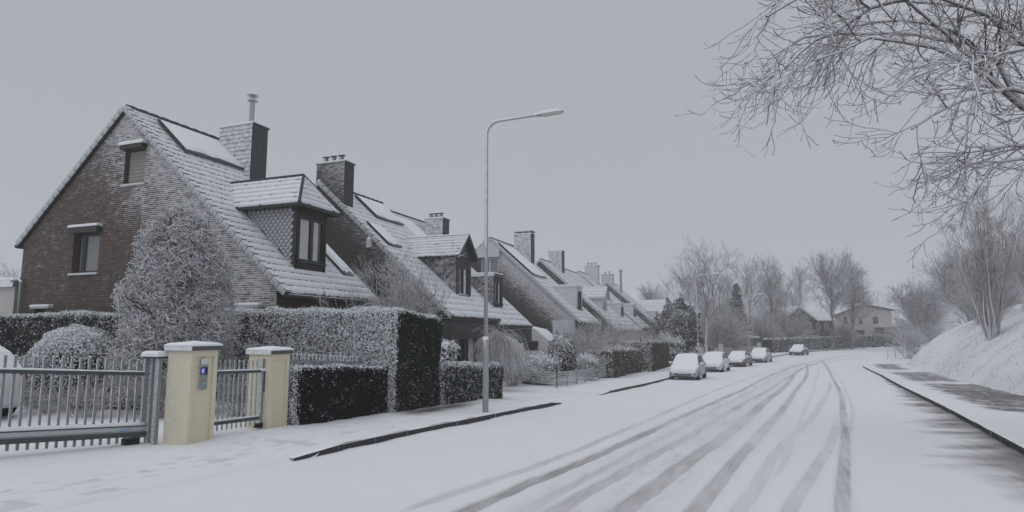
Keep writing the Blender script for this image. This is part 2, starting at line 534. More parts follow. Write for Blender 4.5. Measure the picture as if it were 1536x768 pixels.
def tubes(P, Rr, sides=4, snowb=0., snowk=1.4, jit=.25):
    """tube vertices, quads and a snow attribute: snow lies on the windward and upper side of each twig"""
    Nn, K, _ = P.shape
    Tn = np.empty_like(P)
    Tn[:, 1:-1] = P[:, 2:] - P[:, :-2]; Tn[:, 0] = P[:, 1] - P[:, 0]; Tn[:, -1] = P[:, -1] - P[:, -2]
    Tn = unit(Tn)
    ref = np.where(np.abs(Tn[..., 2:3]) > .9, np.array([1., 0, 0]), np.array([0, 0, 1.]))
    A = unit(np.cross(Tn, ref)); B = np.cross(Tn, A)
    th = 2 * np.pi * (np.arange(sides) + .25) / sides
    nrm = A[:, :, None] * np.cos(th)[None, None, :, None] + B[:, :, None] * np.sin(th)[None, None, :, None]
    V = P[:, :, None] + nrm * Rr[:, :, None, None]
    sn = np.clip((nrm @ WN) * snowk + snowb + rng.normal(size=(Nn, 1, 1)) * jit, 0, 1)
    base = (np.arange(Nn) * K * sides)[:, None, None]
    k = np.arange(K - 1)[None, :, None] * sides; j = np.arange(sides)[None, None]
    j2 = (j + 1) % sides
    F = np.stack([base + k + j, base + k + j2, base + k + sides + j2, base + k + sides + j], -1).reshape(-1, 4)
    return V.reshape(-1, 3), F, sn.reshape(-1)
def merge(parts):
    Vs, Fs, Ss = [], [], []; off = 0
    for V, F, S in parts:
        Vs.append(V); Fs.append(F + off); Ss.append(S); off += len(V)
    return np.vstack(Vs), np.vstack(Fs), np.concatenate(Ss)
def veg(name, parts, m, parent, local=False, kind=None):
    V, F, S = merge(parts)
    return npmesh(name, V, F, m, attrs={'snow': S}, parent=parent, local=local, kind=kind)
def polyline(pts, r, K=8):
    pts = np.array(pts, float)
    d = np.r_[0, np.cumsum(np.linalg.norm(np.diff(pts, axis=0), axis=1))]
    t = np.linspace(0, d[-1], K)
    P = np.stack([np.interp(t, d, pts[:, i]) for i in range(3)], 1)
    R_ = np.interp(t, d, np.linspace(r[0], r[1], len(pts)))
    return P[None], R_[None]
def cards(C, Nrm, size, elong=1.5, snow=None):
    """leaf quads at C facing roughly Nrm"""
    n = len(C)
    q = rng.normal(size=(n, 3)); u = unit(q - (q * Nrm).sum(1, keepdims=True) * Nrm)
    v = np.cross(Nrm, u)
    s = size * rng.uniform(.6, 1.35, n)[:, None]
    bend = Nrm * s * rng.uniform(-.25, .25, n)[:, None]
    V = np.stack([C - u * s * elong, C - v * s + bend, C + u * s * elong, C + v * s + bend], 1).reshape(-1, 3)
    F = np.arange(4 * n).reshape(n, 4)
    return V, F, np.repeat(snow, 4)
def leaf_snow(Nout, Nleaf, lo, hi, jit=.25, bias=0.):
    d = .6 * (Nout @ WN) + .4 * (Nleaf @ WN) + bias + rng.normal(size=len(Nout)) * jit
    return np.clip((d - lo) / (hi - lo), 0, 1)

def hedge_block(name, blocks, m, core, parent, dens=420, size=.05, lo=.28, hi=.52, jit=.22, zf=None, rough=.06, taper=0., top_extra=1.0, core_in=.07, face_bias=-.22, xbias=None):
    """blocks: (x0,x1,y0,y1,z0,z1) boxes, z0 may follow the ground; leaves on every outer face over a dark core"""
    parts = []; cm = MB()
    for (x0, x1, y0, y1, z0, z1, *rest) in blocks:
        dz = rest[0] if rest else 0.      # top drop along y
        c = core_in
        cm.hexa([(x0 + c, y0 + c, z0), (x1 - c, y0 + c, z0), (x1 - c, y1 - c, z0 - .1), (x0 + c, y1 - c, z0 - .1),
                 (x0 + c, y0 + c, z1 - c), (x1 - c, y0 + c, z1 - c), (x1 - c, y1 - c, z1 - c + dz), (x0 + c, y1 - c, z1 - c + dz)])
        def surf(n, fx):
            u = rng.random(n); v = rng.random(n); return fx(u, v)
        A = [((0, -1, 0), (x1 - x0) * (z1 - z0), lambda u, v: np.stack([x0 + u * (x1 - x0), y0 + 0 * u, z0 + v * (z1 - z0)], 1)),
             ((0, 1, 0), (x1 - x0) * (z1 - z0) * .4, lambda u, v: np.stack([x0 + u * (x1 - x0), y1 + 0 * u, z0 + v * (z1 + dz - z0)], 1)),
             ((1, 0, 0), (y1 - y0) * (z1 - z0), lambda u, v: np.stack([x1 + 0 * u, y0 + u * (y1 - y0), z0 + v * (z1 + dz * u - z0)], 1)),
             ((-1, 0, 0), (y1 - y0) * (z1 - z0) * .4, lambda u, v: np.stack([x0 + 0 * u, y0 + u * (y1 - y0), z0 + v * (z1 + dz * u - z0)], 1)),
             ((0, 0, 1), (x1 - x0) * (y1 - y0) * top_extra, lambda u, v: np.stack([x0 + u * (x1 - x0), y0 + v * (y1 - y0), z1 + dz * v], 1))]
        for nn, area, fx in A:
            n = int(area * dens)
            if n < 1: continue
            C = surf(n, fx); Nv = np.tile(np.array(nn, float), (n, 1))
            # clipped edges are rounded, faces slightly wavy
            rr_ = .14; zt_ = z1 + dz * (C[:, 1] - y0) / (y1 - y0)
            inner = np.stack([np.clip(C[:, 0], x0 + rr_, x1 - rr_), np.clip(C[:, 1], y0 + rr_, y1 - rr_), np.minimum(C[:, 2], zt_ - rr_)], 1)
            Nr = unit(C - inner); C = inner + Nr * rr_
            und = (vnoise(C[:, 0] + C[:, 1] * .7, C[:, 2] * 1.3 + C[:, 1], .45, 9) - .5) * rough * 2.2 + (vnoise(C[:, 0] + C[:, 1], C[:, 2] + C[:, 1] * .5, 1.6, 19) - .5) * rough * 2.5
            C = C + Nr * (und[:, None] + rng.normal(size=(n, 1)) * rough * .6 - .02)
            NL = unit(Nr * .8 + rng.normal(size=(n, 3)) * .75)
            patch = (vnoise(C[:, 0] * 1.0 + C[:, 1] * .8, C[:, 2], .22, 12) - .5) * .25 + (vnoise(C[:, 0] * 1.3 + C[:, 1], C[:, 2] * 1.2, .07, 13) - .5) * .45
            S = leaf_snow(Nr, NL, lo, hi, jit * (.45 if nn[0] else 1), patch + (face_bias if nn[0] else 0.) + (0 if xbias is None or nn[0] or nn[2] else xbias(C[:, 0])))
            parts.append(cards(C, NL, size, 1.4, S))
    V, F, S = merge(parts)
    o = npmesh('foliage', V, F, m, attrs={'snow': S}, parent=parent)
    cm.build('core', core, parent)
    return o
def blob_leaves(c, rad, n, size, lo=.2, hi=.5, jit=.25, lump=.25, seed=1, squash=None, shell=.35):
    d = unit(rng.normal(size=(n, 3)))
    d[:, 2] = np.where(d[:, 2] < -.45, -d[:, 2], d[:, 2])
    lum = 1 + lump * (vnoise(d[:, 0] * 3 + 9 * d[:, 2], d[:, 1] * 3 + 5, .8, seed) - .5) * 2
    rr = lum * (1 - shell * rng.random(n)**2.0)
    C = np.array(c) + d * np.array(rad) * rr[:, None]
    NL = unit(d * .7 + rng.normal(size=(n, 3)) * .7)
    return cards(C, NL, size, 1.4, leaf_snow(d, NL, lo, hi, jit))
def twig_ball(c, rad, n, ln=.35, r=.006, K=4, inward=.45, up=.15, wob=.22, snowb=.25, sides=3, lump=.2, seed=2, ztop=False):
    """short twigs through a crown's outer volume"""
    d = unit(rng.normal(size=(n, 3)))
    lum = 1 + lump * (vnoise(d[:, 0] * 3 + 7 * d[:, 2], d[:, 1] * 3, .7, seed) - .5) * 2
    rr = lum * (1 - inward * rng.random(n))
    C = np.array(c) + d * np.array(rad) * rr[:, None]
    D = unit(d * .8 + rng.normal(size=(n, 3)) * .7 + np.array([0, 0, up]))
    st = (ln * rng.uniform(.5, 1.4, n) / (K - 1))[:, None]
    out = [C - D * st * (K - 1)]
    for k in range(K - 1):
        D = unit(D + rng.normal(size=D.shape) * wob)
        out.append(out[-1] + D * st)
    P = np.stack(out, 1)
    RR = np.tile(np.linspace(r, r * .45, K)[None], (n, 1)) * rng.uniform(.7, 1.3, (n, 1))
    return tubes(P, RR, sides, snowb)

def bare_tree(name, label, cat, x, y, h, spread=.45, m='bark_far', group=None, stems=1, seed=0, n1=12, n2=6, n3=5, r=.16, z=None, fork=.25, up=.10, dens=1., snowb=.0, tilt=0.25, rmin=.012, base_spread=.15, droop=0.0):
    global rng
    keep = rng; rng = np.random.default_rng(seed + 100)
    z0 = float(T(x, y)) - .05 if z is None else z
    root = thing(name, label, cat, (x, y, z0), group=group)
    Ps, Rs = [], []
    for s in range(stems):
        a = rng.uniform(0, 6.28); lean = tilt * rng.uniform(.3, 1) if stems > 1 else .05
        K = 8; t = np.linspace(0, 1, K)
        hh = h * (rng.uniform(.75, 1) if stems > 1 else .92)
        px = x + base_spread * math.cos(a) * (stems > 1) + np.cos(a) * lean * hh * t**1.2 + np.cumsum(rng.normal(size=K)) * .012 * hh * (t > 0)
        py = y + base_spread * math.sin(a) * (stems > 1) + np.sin(a) * lean * hh * t**1.2 + np.cumsum(rng.normal(size=K)) * .012 * hh * (t > 0)
        Ps.append(np.stack([px, py, z0 + hh * t], 1)); Rs.append(np.linspace(r, r * .12, K))
    P0 = np.stack(Ps); R0 = np.stack(Rs)
    tr = [tubes(P0, R0, 6, snowb - .3)]
    P1, R1 = grow(P0, R0, n1, (fork, .97), (25, 55), (spread * .75, spread * 1.25), 6, up, .12, .55, .3, rmin=rmin)
    tr.append(tubes(P1, R1, 4, snowb - .15))
    veg('trunk', tr, m, root)
    P2, R2 = grow(P1, R1, int(n2 * dens), (.2, 1.), (25, 60), (.35, .7), 5, up * .6 - droop, .15, .6, .4, rmin=rmin * .8)
    P3, R3 = grow(P2, R2, int(n3 * dens), (.15, 1.), (20, 60), (.35, .7), 4, up * .4 - droop, .18, .6, .5, rmin=rmin * .6)
    veg('crown', [tubes(P2, R2, 3, snowb), tubes(P3, R3, 3, snowb)], m, root)
    rng = keep
    return root
def shrub_twigs(name, label, cat, x, y, h, w, m='bark', n=40, n2=7, n3=4, seed=0, r=.014, group=None, z=None, snowb=.2, up=.05, lean=.5, rmin=.004, wy=None):
    """many stems fanning from the ground"""
    global rng
    keep = rng; rng = np.random.default_rng(seed + 300)
    z0 = float(T(x, y)) - .05 if z is None else z
    root = thing(name, label, cat, (x, y, z0), group=group)
    K = 6; t = np.linspace(0, 1, K)[None, :, None]
    a = rng.uniform(0, 6.28, n)
    rad = np.sqrt(rng.random(n))
    tip = np.stack([np.cos(a) * rad * w, np.sin(a) * rad * (wy or w), h * (1 - lean * rad**2) * rng.uniform(.7, 1.05, n)], 1)
    b0 = np.stack([np.cos(a) * rad * w * .18, np.sin(a) * rad * w * .18, 0 * a], 1)
    P = b0[:, None] * (1 - t) + tip[:, None] * np.concatenate([t[..., :1]**1.25, t[..., :1]**1.25, t[..., :1]**.9], -1)
    P = P + np.cumsum(rng.normal(size=P.shape) * .018 * h, axis=1) * t + np.array([x, y, z0])
    R0 = np.linspace(r, r * .35, K)[None] * rng.uniform(.6, 1.3, (n, 1))
    veg('stems', [tubes(P, R0, 4, snowb)], m, root)
    P1, R1 = grow(P, R0, n2, (.25, 1.), (15, 50), (.25, .5), 5, up, .14, .6, .4, rmin=rmin)
    L = [tubes(P1, R1, 3, snowb)]
    if n3:
        P2, R2 = grow(P1, R1, n3, (.2, 1.), (20, 60), (.35, .7), 4, up, .16, .7, .5, rmin=rmin * .8)
        L.append(tubes(P2, R2, 3, snowb))
    veg('twigs', L, m, root)
    rng = keep
    return root

# ================================================================== SETTING
def build_ground():
    def axis(segs):
        out = []
        for a, b, s in segs: out.append(np.arange(a, b, s))
        return np.concatenate(out + [np.array([segs[-1][1]])])
    xs = axis([(-320, -60, 10), (-60, -24, 2.0), (-24, -4, .5), (-4, 4, .8), (4, 24, .35), (24, 60, 1.5), (60, 320, 10)])
    ys = axis([(-90, -10, 5), (-10, 60, .5), (60, 100, 1.0), (100, 200, 3), (200, 420, 11)])
    X, Y = np.meshgrid(xs, ys)
    Z = T(X, Y)
    inside = (X > XL(Y) - 2.0) & (X < XR(Y) + 3.4)
    Z = np.where(inside, np.minimum(Z, gz(Y)) - .10, Z + (vnoise(X, Y, 1.7, 8) - .5) * .05)
    nx, ny = len(xs), len(ys)
    i, j = np.meshgrid(np.arange(nx - 1), np.arange(ny - 1))
    a = (j * nx + i).ravel()
    F = np.stack([a, a + 1, a + nx + 1, a + nx], 1)
    cx = ((X[:-1, :-1] + X[1:, 1:]) / 2).ravel(); cy = ((Y[:-1, :-1] + Y[1:, 1:]) / 2).ravel()
    mi = (cx > XR(cy) + 2.0).astype(int)
    o = npmesh('ground', np.stack([X, Y, Z], -1).reshape(-1, 3), F, ['snow', 'snow_grass'], mi, smooth=True)
    tag(o, 'snow covered gardens, verges and embankment around the street', kind='structure')
build_ground()

TRACKS = [  # tyre tracks in the snow: points, half width, strength
    ([(-3.24, 5.74), (-3.1, 6.82), (-2.7, 10.87), (-2.34, 18.48), (-1.56, 35.19), (0.78, 54.23), (5.49, 81.8), (14, 104), (34, 128)], .12, .30),
    ([(-2.72, 5.2), (-2.65, 7.35), (-2.35, 9.44), (-1.96, 15.42), (-1.08, 26.15), (0.68, 48.08), (4.69, 75.98), (13, 98)], .15, .62),
    ([(-2.01, 5.2), (-1.79, 7.87), (-1.43, 11.15), (-0.55, 21.55), (1.14, 39.27), (4.75, 71.2), (9, 86)], .15, .40),
    ([(-1.45, 5.2), (-1.04, 9.57), (-0.49, 14.19), (0.32, 25.37), (3.28, 62.65), (9, 88), (24, 110)], .20, .52),
    ([(-0.77, 5.2), (-0.37, 10.01), (0.33, 16.96), (1.64, 32.31), (4.8, 68.34)], .15, .52),
    ([(-0.48, 5.2), (0.35, 12.38), (2.14, 24.99), (4.33, 43.98)], .13, .26),
    ([(0.05, 5.2), (0.25, 7.22), (0.81, 10.45), (1.87, 17.78), (2.25, 20.56)], .12, .30),
    ([(0.5, 4.5), (0.74, 7.44), (1.25, 11.46), (2.25, 20.56), (4.48, 44.06), (6.45, 68.99), (7.22, 80.58)], .12, .56),
    ([(1.3, 12.), (2.0, 16.57), (3.7, 31.45), (5.64, 53.33), (6.64, 69.06)], .08, .22),
    ([(-2.3, 4.5), (-2.05, 8), (-1.7, 13), (-1.0, 22), (.9, 45), (3.5, 66)], .10, .30),
    ([(.2, 9), (.75, 15), (1.6, 24), (3.3, 42), (5.6, 66)], .07, .20),
]
def poly_dist(X, Y, pts):
    pts = np.array(pts, float)
    yy = np.linspace(pts[0, 1], pts[-1, 1], 90)
    g = np.exp(-.5 * (np.arange(-14, 15) / 5.)**2); g /= g.sum()
    # smooth in x against log distance so that bends stay gentle
    tl = np.linspace(np.log(pts[0, 1]), np.log(pts[-1, 1]), 90)
    xx = np.interp(tl, np.log(pts[:, 1]), pts[:, 0])
    a0, a1 = xx[1] - xx[0], xx[-1] - xx[-2]
    ext = np.r_[xx[0] + a0 * np.arange(-14, 0), xx, xx[-1] + a1 * np.arange(1, 15)]
    pts = np.stack([np.convolve(ext, g, mode='valid'), np.exp(tl)], 1)
    best = np.full(X.shape, 1e9)
    for (ax, ay), (bx, by) in zip(pts[:-1], pts[1:]):
        dx, dy = bx - ax, by - ay
        t = np.clip(((X - ax) * dx + (Y - ay) * dy) / (dx * dx + dy * dy + 1e-9), 0, 1)
        best = np.minimum(best, np.hypot(X - ax - t * dx, Y - ay - t * dy))
    return best
def gutter_bare(X, Y):
    """snow missing along the right kerb below the overhanging tree"""
    d = XR(Y) - X
    w = np.interp(Y, [7, 10, 14, 20, 27, 36, 46, 60], [.5, .95, 1.0, .9, .7, .42, .2, .05])
    # streaks that reach out across the carriageway
    p = -.36 * X + .93 * Y; q = .93 * X + .36 * Y
    n = .6 * vnoise(p, q * .12, .55, 21) + .4 * vnoise(p, q * .2, .2, 22)
    ww = w * (.15 + 1.7 * n)
    f = np.clip(1.1 - d / np.maximum(ww, .05), 0, 1)
    return np.minimum(f * (.38 + .85 * n), .80) * (d > -.1) * np.clip((60 - Y) / 12, 0, 1)
def build_road():
    nu = 400
    # resample stations: fine near the camera
    seg = np.r_[0, np.cumsum(np.hypot(np.diff(RS[:, 0] + RS[:, 2]) / 2, np.diff(RS[:, 1] + RS[:, 3]) / 2))]
    s = np.concatenate([np.arange(0, 24, 1.0), np.arange(24, 60, .22), np.arange(60, 110, .5), np.arange(110, seg[-1], 2.)])
    S = np.stack([np.interp(s, seg, RS[:, k]) for k in range(4)], 1)
    u = np.linspace(0, 1, nu)[None]
    X = S[:, 0:1] * (1 - u) + S[:, 2:3] * u
    Y = S[:, 1:2] * (1 - u) + S[:, 3:4] * u
    bare = np.zeros_like(X); ridge = np.zeros_like(X)
    for pts, hw, st in TRACKS:
        d = poly_dist(X, Y, pts)
        lo = min(p[1] for p in pts); hi = max(p[1] for p in pts)
        env = smooth(lo - 1, lo + 2, Y) * (1 - smooth(hi - 8, hi + 2, Y)) if hi < 60 else np.ones_like(Y)
        st = st * .70; hw = hw * .66
        mod = .45 + .75 * vnoise(X, Y, 2.6, 31) + .35 * vnoise(X * 4, Y * .6, .5, 35)
        tread = 1 - .22 * (np.abs(((d / hw * 2.4) % 1) - .5) < .2) * (Y < 34)
        ridge = np.maximum(ridge, .014 * env * np.exp(-((d - hw * 1.25) / .035)**2) * (.3 + vnoise(X, Y, .3, 36)))
        bare = np.maximum(bare, st * mod * env * (1 - smooth(hw * .85, hw * 1.12, d)) * tread)
        bare = np.maximum(bare, st * .16 * env * (1 - smooth(hw, hw * 2.0, d)))
    band = 1 - smooth(.55, 1.0, np.abs(X - np.interp(Y, [0, 8, 16, 26, 45, 70], [-1.9, -1.55, -.95, -.35, 1.3, 4.6])))
    bare = np.maximum(bare, band * (1 - smooth(60, 75, Y)) * (.03 + .11 * vnoise(X * 3, Y * .5, .45, 71) + .09 * (vnoise(X, Y, .1, 72) > .7)))
    Z = gz(Y) + .03 * np.sin(np.pi * u) - .020 * smooth(.06, .3, bare) + ridge + (vnoise(X, Y, .35, 33) - .5) * .018 + (vnoise(X, Y, .12, 37) - .5) * .008 + (vnoise(X, Y, 1.5, 34) - .5) * .03
    bare = np.maximum(bare, gutter_bare(X, Y))
    ny = len(s)
    i, j = np.meshgrid(np.arange(nu - 1), np.arange(ny - 1))
    a = (j * nu + i).ravel()
    F = np.stack([a, a + 1, a + nu + 1, a + nu], 1)
    o = npmesh('road', np.stack([X, Y, Z], -1).reshape(-1, 3), F, 'road_snow', attrs={'bare': bare.ravel()}, smooth=True)
    tag(o, 'snow covered carriageway with grey tyre tracks', kind='structure')
build_road()

def pip(X, Y, poly):
    inside = np.zeros(X.shape, bool); n = len(poly)
    for i in range(n):
        x1, y1 = poly[i]; x2, y2 = poly[(i + 1) % n]
        c = ((y1 > Y) != (y2 > Y)) & (X < (x2 - x1) * (Y - y1) / (y2 - y1 + 1e-9) + x1)
        inside ^= c
    return inside
def build_pavements():
    for side in (0, 1):
        s = np.concatenate([np.arange(-14, 0, 1.), np.arange(0, 16, .05 if side == 0 else .25), np.arange(16, 45, .25), np.arange(45, 125, 1.)])
        nu = 70 if side == 0 else 40
        u = np.linspace(0, 1, nu)[None]
        Y = np.repeat(s[:, None], nu, 1)
        if side == 0:
            hh = kerbL(Y)
            low = 1 - smooth(.03, .06, hh)
            X = XL(Y) - .025 + .10 * low * (1 - np.clip(u * 12, 0, 1)) - u * 2.48
            Z = gz(Y) + hh + .012 * (XL(Y) - X) + .012 + (vnoise(X, Y, .4, 41) - .5) * .03 + (vnoise(X, Y, 1.3, 42) - .5) * .02
            Z = Z - low * .09 * (1 - np.clip(u * 14, 0, 1))
            bare = .9 * np.clip(1 - np.abs(X + 7.75) / .55, 0, 1) * smooth(12.6, 13.6, Y) * (1 - smooth(15.6, 17.5, Y))
            foot = .20 * (vnoise(X, Y, .28, 45) > .80) * (np.abs(X + 7.1) < .5) * (Y < 24)
            bare = np.maximum(bare, foot)
            fr = random.Random(9); dent = np.zeros_like(X)
            for (xa, ya, xb, yb) in ((-7.1, 1.5, -7.0, 15.5), (-8.3, 8.8, -6.5, 6.2), (-6.7, 15, -7.6, 3)):
                L = math.hypot(xb - xa, yb - ya); n = int(L / .36); ux, uy = (xb - xa) / L, (yb - ya) / L
                for q in range(n):
                    sd = .11 if q % 2 else -.11
                    cx = xa + ux * q * .36 - uy * sd + fr.uniform(-.04, .04); cy = ya + uy * q * .36 + ux * sd + fr.uniform(-.04, .04)
                    dx, dy = X - cx, Y - cy
                    e = np.hypot((dx * ux + dy * uy) / .145, (-dx * uy + dy * ux) / .055)
                    dent = np.maximum(dent, 1 - smooth(.7, 1.15, e))
            Z = Z - dent * .022; bare = np.maximum(bare, dent * .15)
        else:
            X = XR(Y) + .03 + u * 3.53
            Z = gz(Y) + .10 + .012 + (vnoise(X, Y, .4, 43) - .5) * .014 + .06 * u**4
            off = X - XR(Y)
            wob = (vnoise(X * 2 + Y, Y * .6, 1.0, 44) - .5) * 1.0 + (vnoise(X, Y, .3, 46) - .5) * .6
            def patch(y0, y1, o0, o1, soft=.45):
                return smooth(y0 - 1, y0 + .6, Y + wob * 1.5) * (1 - smooth(y1 - .8, y1 + 1.0, Y + wob * 1.5)) * smooth(o0 - soft * .5, o0 + soft, off + wob * .5) * (1 - smooth(o1 - soft, o1 + soft, off + wob * .4))
            bare = np.maximum.reduce([.86 * patch(22.5, 40, 1.1, 4.2), .80 * patch(42.5, 55, 1.0, 3.4), .78 * patch(60, 70, .9, 2.9), .86 * patch(10, 18.5, 1.7, 4.2)])
            bare = bare * (.72 + .5 * vnoise(X, Y * .5, .5, 47)) * (1 - .5 * (vnoise(X, Y, .22, 48) > .78))
        ny = len(s)
        i, j = np.meshgrid(np.arange(nu - 1), np.arange(ny - 1))
        a = (j * nu + i).ravel()
        F = np.stack([a, a + 1, a + nu + 1, a + nu], 1)
        if side == 0: F = F[:, ::-1]
        o = npmesh('pavement', np.stack([X, Y, Z], -1).reshape(-1, 3), F, 'road_snow', attrs={'bare': bare.ravel()}, smooth=True)
        tag(o, ('snowy pavement along the gates and hedges', 'pavement with bare wet patches at the foot of the embankment')[side], kind='structure')
build_pavements()

def build_kerbs():
    for side in (0, 1):
        root = thing('kerb', ('dark kerb along the pavement by the hedges', 'dark kerb along the pavement below the embankment')[side], None, (0, 0, 0))
        root['kind'] = 'structure'
        y = 7.5 if side == 0 else 4.0
        fx = XL if side == 0 else XR
        while y < 104:
            L = 1.0 if y < 60 else 2.0
            h0 = float(kerbL(y)) if side == 0 else .105
            h1 = float(kerbL(y + L)) if side == 0 else .105
            if max(h0, h1) > .035:
                j = random.uniform(-.008, .008)
                g = .012
                x0, x1 = float(fx(y + g)) + j, float(fx(y + L - g)) + j
                z0, z1 = float(gz(y)), float(gz(y + L))
                w = -.16 if side == 0 else .16
                b = MB()
                P = [(x0, y + g, z0 - .15), (x1, y + L - g, z1 - .15), (x1 + w, y + L - g, z1 - .15), (x0 + w, y + g, z0 - .15)]
                Q = [(x0, y + g, z0 + h0 + .01), (x1, y + L - g, z1 + h1 + .01), (x1 + w, y + L - g, z1 + h1 + .01), (x0 + w, y + g, z0 + h0 + .01)]
                if side == 0: P = P[::-1]; Q = Q[::-1]
                b.hexa(P + Q)
                b.build('kerbstone', 'kerb', root)
            y += L
build_kerbs()

# grass blades on the bank
def build_bank_grass():
    n = 11000
    Y = rng.uniform(10, 85, n); d = rng.gamma(1.6, 2.2, n)
    X = XR(Y) + 3.2 + d
    ok = (vnoise(X, Y, 1.6, 51) + .35 * vnoise(X, Y, .5, 52)) > .62
    X, Y = X[ok], Y[ok]; n = len(X)
    Z = T(X, Y)
    a = rng.uniform(0, 6.28, n); h = rng.uniform(.04, .15, n); w = .012
    dx, dy = np.cos(a), np.sin(a); ln = rng.uniform(.0, .12, n)
    b = np.stack([X, Y, Z - .02], 1)
    p = np.stack([-dy * w, dx * w, 0 * a], 1); t = np.stack([dx * ln, dy * ln, h], 1)
    V = np.stack([b - p, b + p, b + t + p * .3, b + t - p * .3], 1).reshape(-1, 3)
    S = np.repeat(np.clip(rng.normal(.35, .35, n), 0, 1), 4)
    o = npmesh('dry_grass', V, np.arange(4 * n).reshape(n, 4), 'grass_blade', attrs={'snow': S}, kind='stuff')
    tag(o, 'dry grass poking through the snow on the embankment', 'grass')
build_bank_grass()

# ================================================================== HOUSES
TAN = .9
CO, SI = 1 / math.hypot(1, TAN), TAN / math.hypot(1, TAN)
def courses(name, quads, parent, cover=.25, lift=.030, kind='stuff', wave=.012, coverfn=None, seed=0):
    """tiled slopes: every tile its own stepped pan with a dark lower edge under the snow.
    quads: (A,B,C,D,rows,cols), A-B the eave, D-C the upper edge"""
    rg = np.random.default_rng(seed)
    VV, FF, MM = [], [], []; off = 0
    for (A, B, C, D, nr, nc) in quads:
        A, B, C, D = (np.array(q, float) for q in (A, B, C, D))
        nrm = np.cross(B - A, D - A); nrm /= np.linalg.norm(nrm)
        if nrm[2] < 0: nrm = -nrm
        prof = np.array([0., 1., .9, .1])
        us = (np.arange(nc)[:, None] + np.array([0, .3, .7, 1.])[None]) / nc      # nc,4
        r = np.arange(nr)
        v0 = r / nr; v1 = np.minimum((r + 1.12) / nr, 1.)
        def pt(u, v, h):
            e = A * (1 - u)[..., None] + B * u[..., None]; t = D * (1 - u)[..., None] + C * u[..., None]
            return e * (1 - v)[..., None] + t * v[..., None] + nrm * np.asarray(h)[..., None]
        U = np.broadcast_to(us[None], (nr, nc, 4)); V0 = np.broadcast_to(v0[:, None, None], (nr, nc, 4)); V1 = np.broadcast_to(v1[:, None, None], (nr, nc, 4))
        jit = rg.normal(size=(nr, nc, 1)) * .004
        hp = prof[None, None] * wave
        up = pt(U, V1, .012 + hp * .4 + jit * 0)
        lo = pt(U, V0, lift + hp + jit)
        lb = pt(U, V0, np.zeros((nr, nc, 4)) - .01)
        V = np.stack([up, lo, lb], 2)          # nr,nc,3,4,3
        n = nr * nc
        V = V.reshape(n, 12, 3)
        base = off + np.arange(n)[:, None] * 12
        q = []
        for k in range(3):
            q.append(np.stack([base[:, 0] + 4 + k, base[:, 0] + 5 + k, base[:, 0] + 1 + k, base[:, 0] + k], 1))
        for k in range(3):
            q.append(np.stack([base[:, 0] + 8 + k, base[:, 0] + 9 + k, base[:, 0] + 5 + k, base[:, 0] + 4 + k], 1))
        Fq = np.stack(q, 1).reshape(-1, 4)
        uc = ((np.arange(nc) + .5) / nc)[None].repeat(nr, 0).ravel(); vc = ((np.arange(nr) + .5) / nr)[:, None].repeat(nc, 1).ravel()
        cv = cover if coverfn is None else coverfn(uc, vc)
        drk = (rg.random((n, 3)) > (cv if np.isscalar(cv) else cv[:, None])).astype(int)
        drk[:, 2] = drk[:, 2] * (rg.random(n) < .45)
        mm = np.concatenate([np.zeros((n, 3), int), drk], 1).ravel()
        VV.append(V.reshape(-1, 3)); FF.append(Fq); MM.append(mm); off += n * 12
    return npmesh(name, np.vstack(VV), np.vstack(FF), ['tile_snow', 'tile_dark'], np.concatenate(MM), parent=parent, kind=kind)

def window(parent, o, u, n, w, h, name='window', fr=.07, depth=.09, frame='frame_dark', pane='pane', mull=(), sill=None, curtain=False, curtain_mat='curtain'):
    """window in a wall: o lower left corner on the frame's outer face, u along the wall, n outward"""
    o, u, n = Vector(o), Vector(u), Vector(n)
    z = Vector((0, 0, 1)); d = -n * depth
    b = MB()
    b.obox(o, u * w, d, z * fr)
    b.obox(o + z * (h - fr), u * w, d, z * fr)
    b.obox(o + z * fr, u * fr, d, z * (h - 2 * fr))
    b.obox(o + z * fr + u * (w - fr), u * fr, d, z * (h - 2 * fr))
    for f, mw in mull:
        b.obox(o + z * fr + u * (w * f - mw / 2) - n * .004, u * mw, d * .8, z * (h - 2 * fr))
    wo = b.build(name, frame, parent)
    g = MB().obox(o + u * fr * .9 + z * fr * .9 - n * depth * .55, u * (w - 1.8 * fr), -n * .012, z * (h - 1.8 * fr))
    g.build('pane', pane, wo)
    if curtain:
        c = MB()
        for (f0, f1) in curtain:
            c.obox(o + u * (w * f0) + z * fr - n * (depth * .55 - .006), u * (w * (f1 - f0)), -n * .004, z * (h - 2 * fr))
        c.build('curtain', curtain_mat, wo)
    if sill:
        s = MB().obox(o - u * .06 + n * sill - z * .07, u * (w + .12), -n * (sill + .05), z * .066)
        s.build('sill', 'frame_white', wo)
    return wo

def snow_cap(b, x0, x1, y0, y1, z, h, m=0, inset=.25):
    """rounded slab of snow"""
    e = min(inset * h * 2, (x1 - x0) * .35, (y1 - y0) * .35)
    L = [(0, 0), (.0, .55), (.45, .9), (1, 1)]
    rings = []
    for a, hh in L:
        rings.append([(x0 + e * a, y0 + e * a, z + h * hh), (x1 - e * a, y0 + e * a, z + h * hh), (x1 - e * a, y1 - e * a, z + h * hh), (x0 + e * a, y1 - e * a, z + h * hh)])
    k = len(b.v)
    for r in rings: b.v += r
    b.f.append([k + 3, k + 2, k + 1, k]); b.m.append(m)
    for i in range(len(rings) - 1):
        for j in range(4):
            q = (j + 1) % 4
            b.f.append([k + i * 4 + j, k + i * 4 + q, k + i * 4 + 4 + q, k + i * 4 + 4 + j]); b.m.append(m)
    t = k + (len(rings) - 1) * 4
    b.f.append([t, t + 1, t + 2, t + 3]); b.m.append(m)
    return b

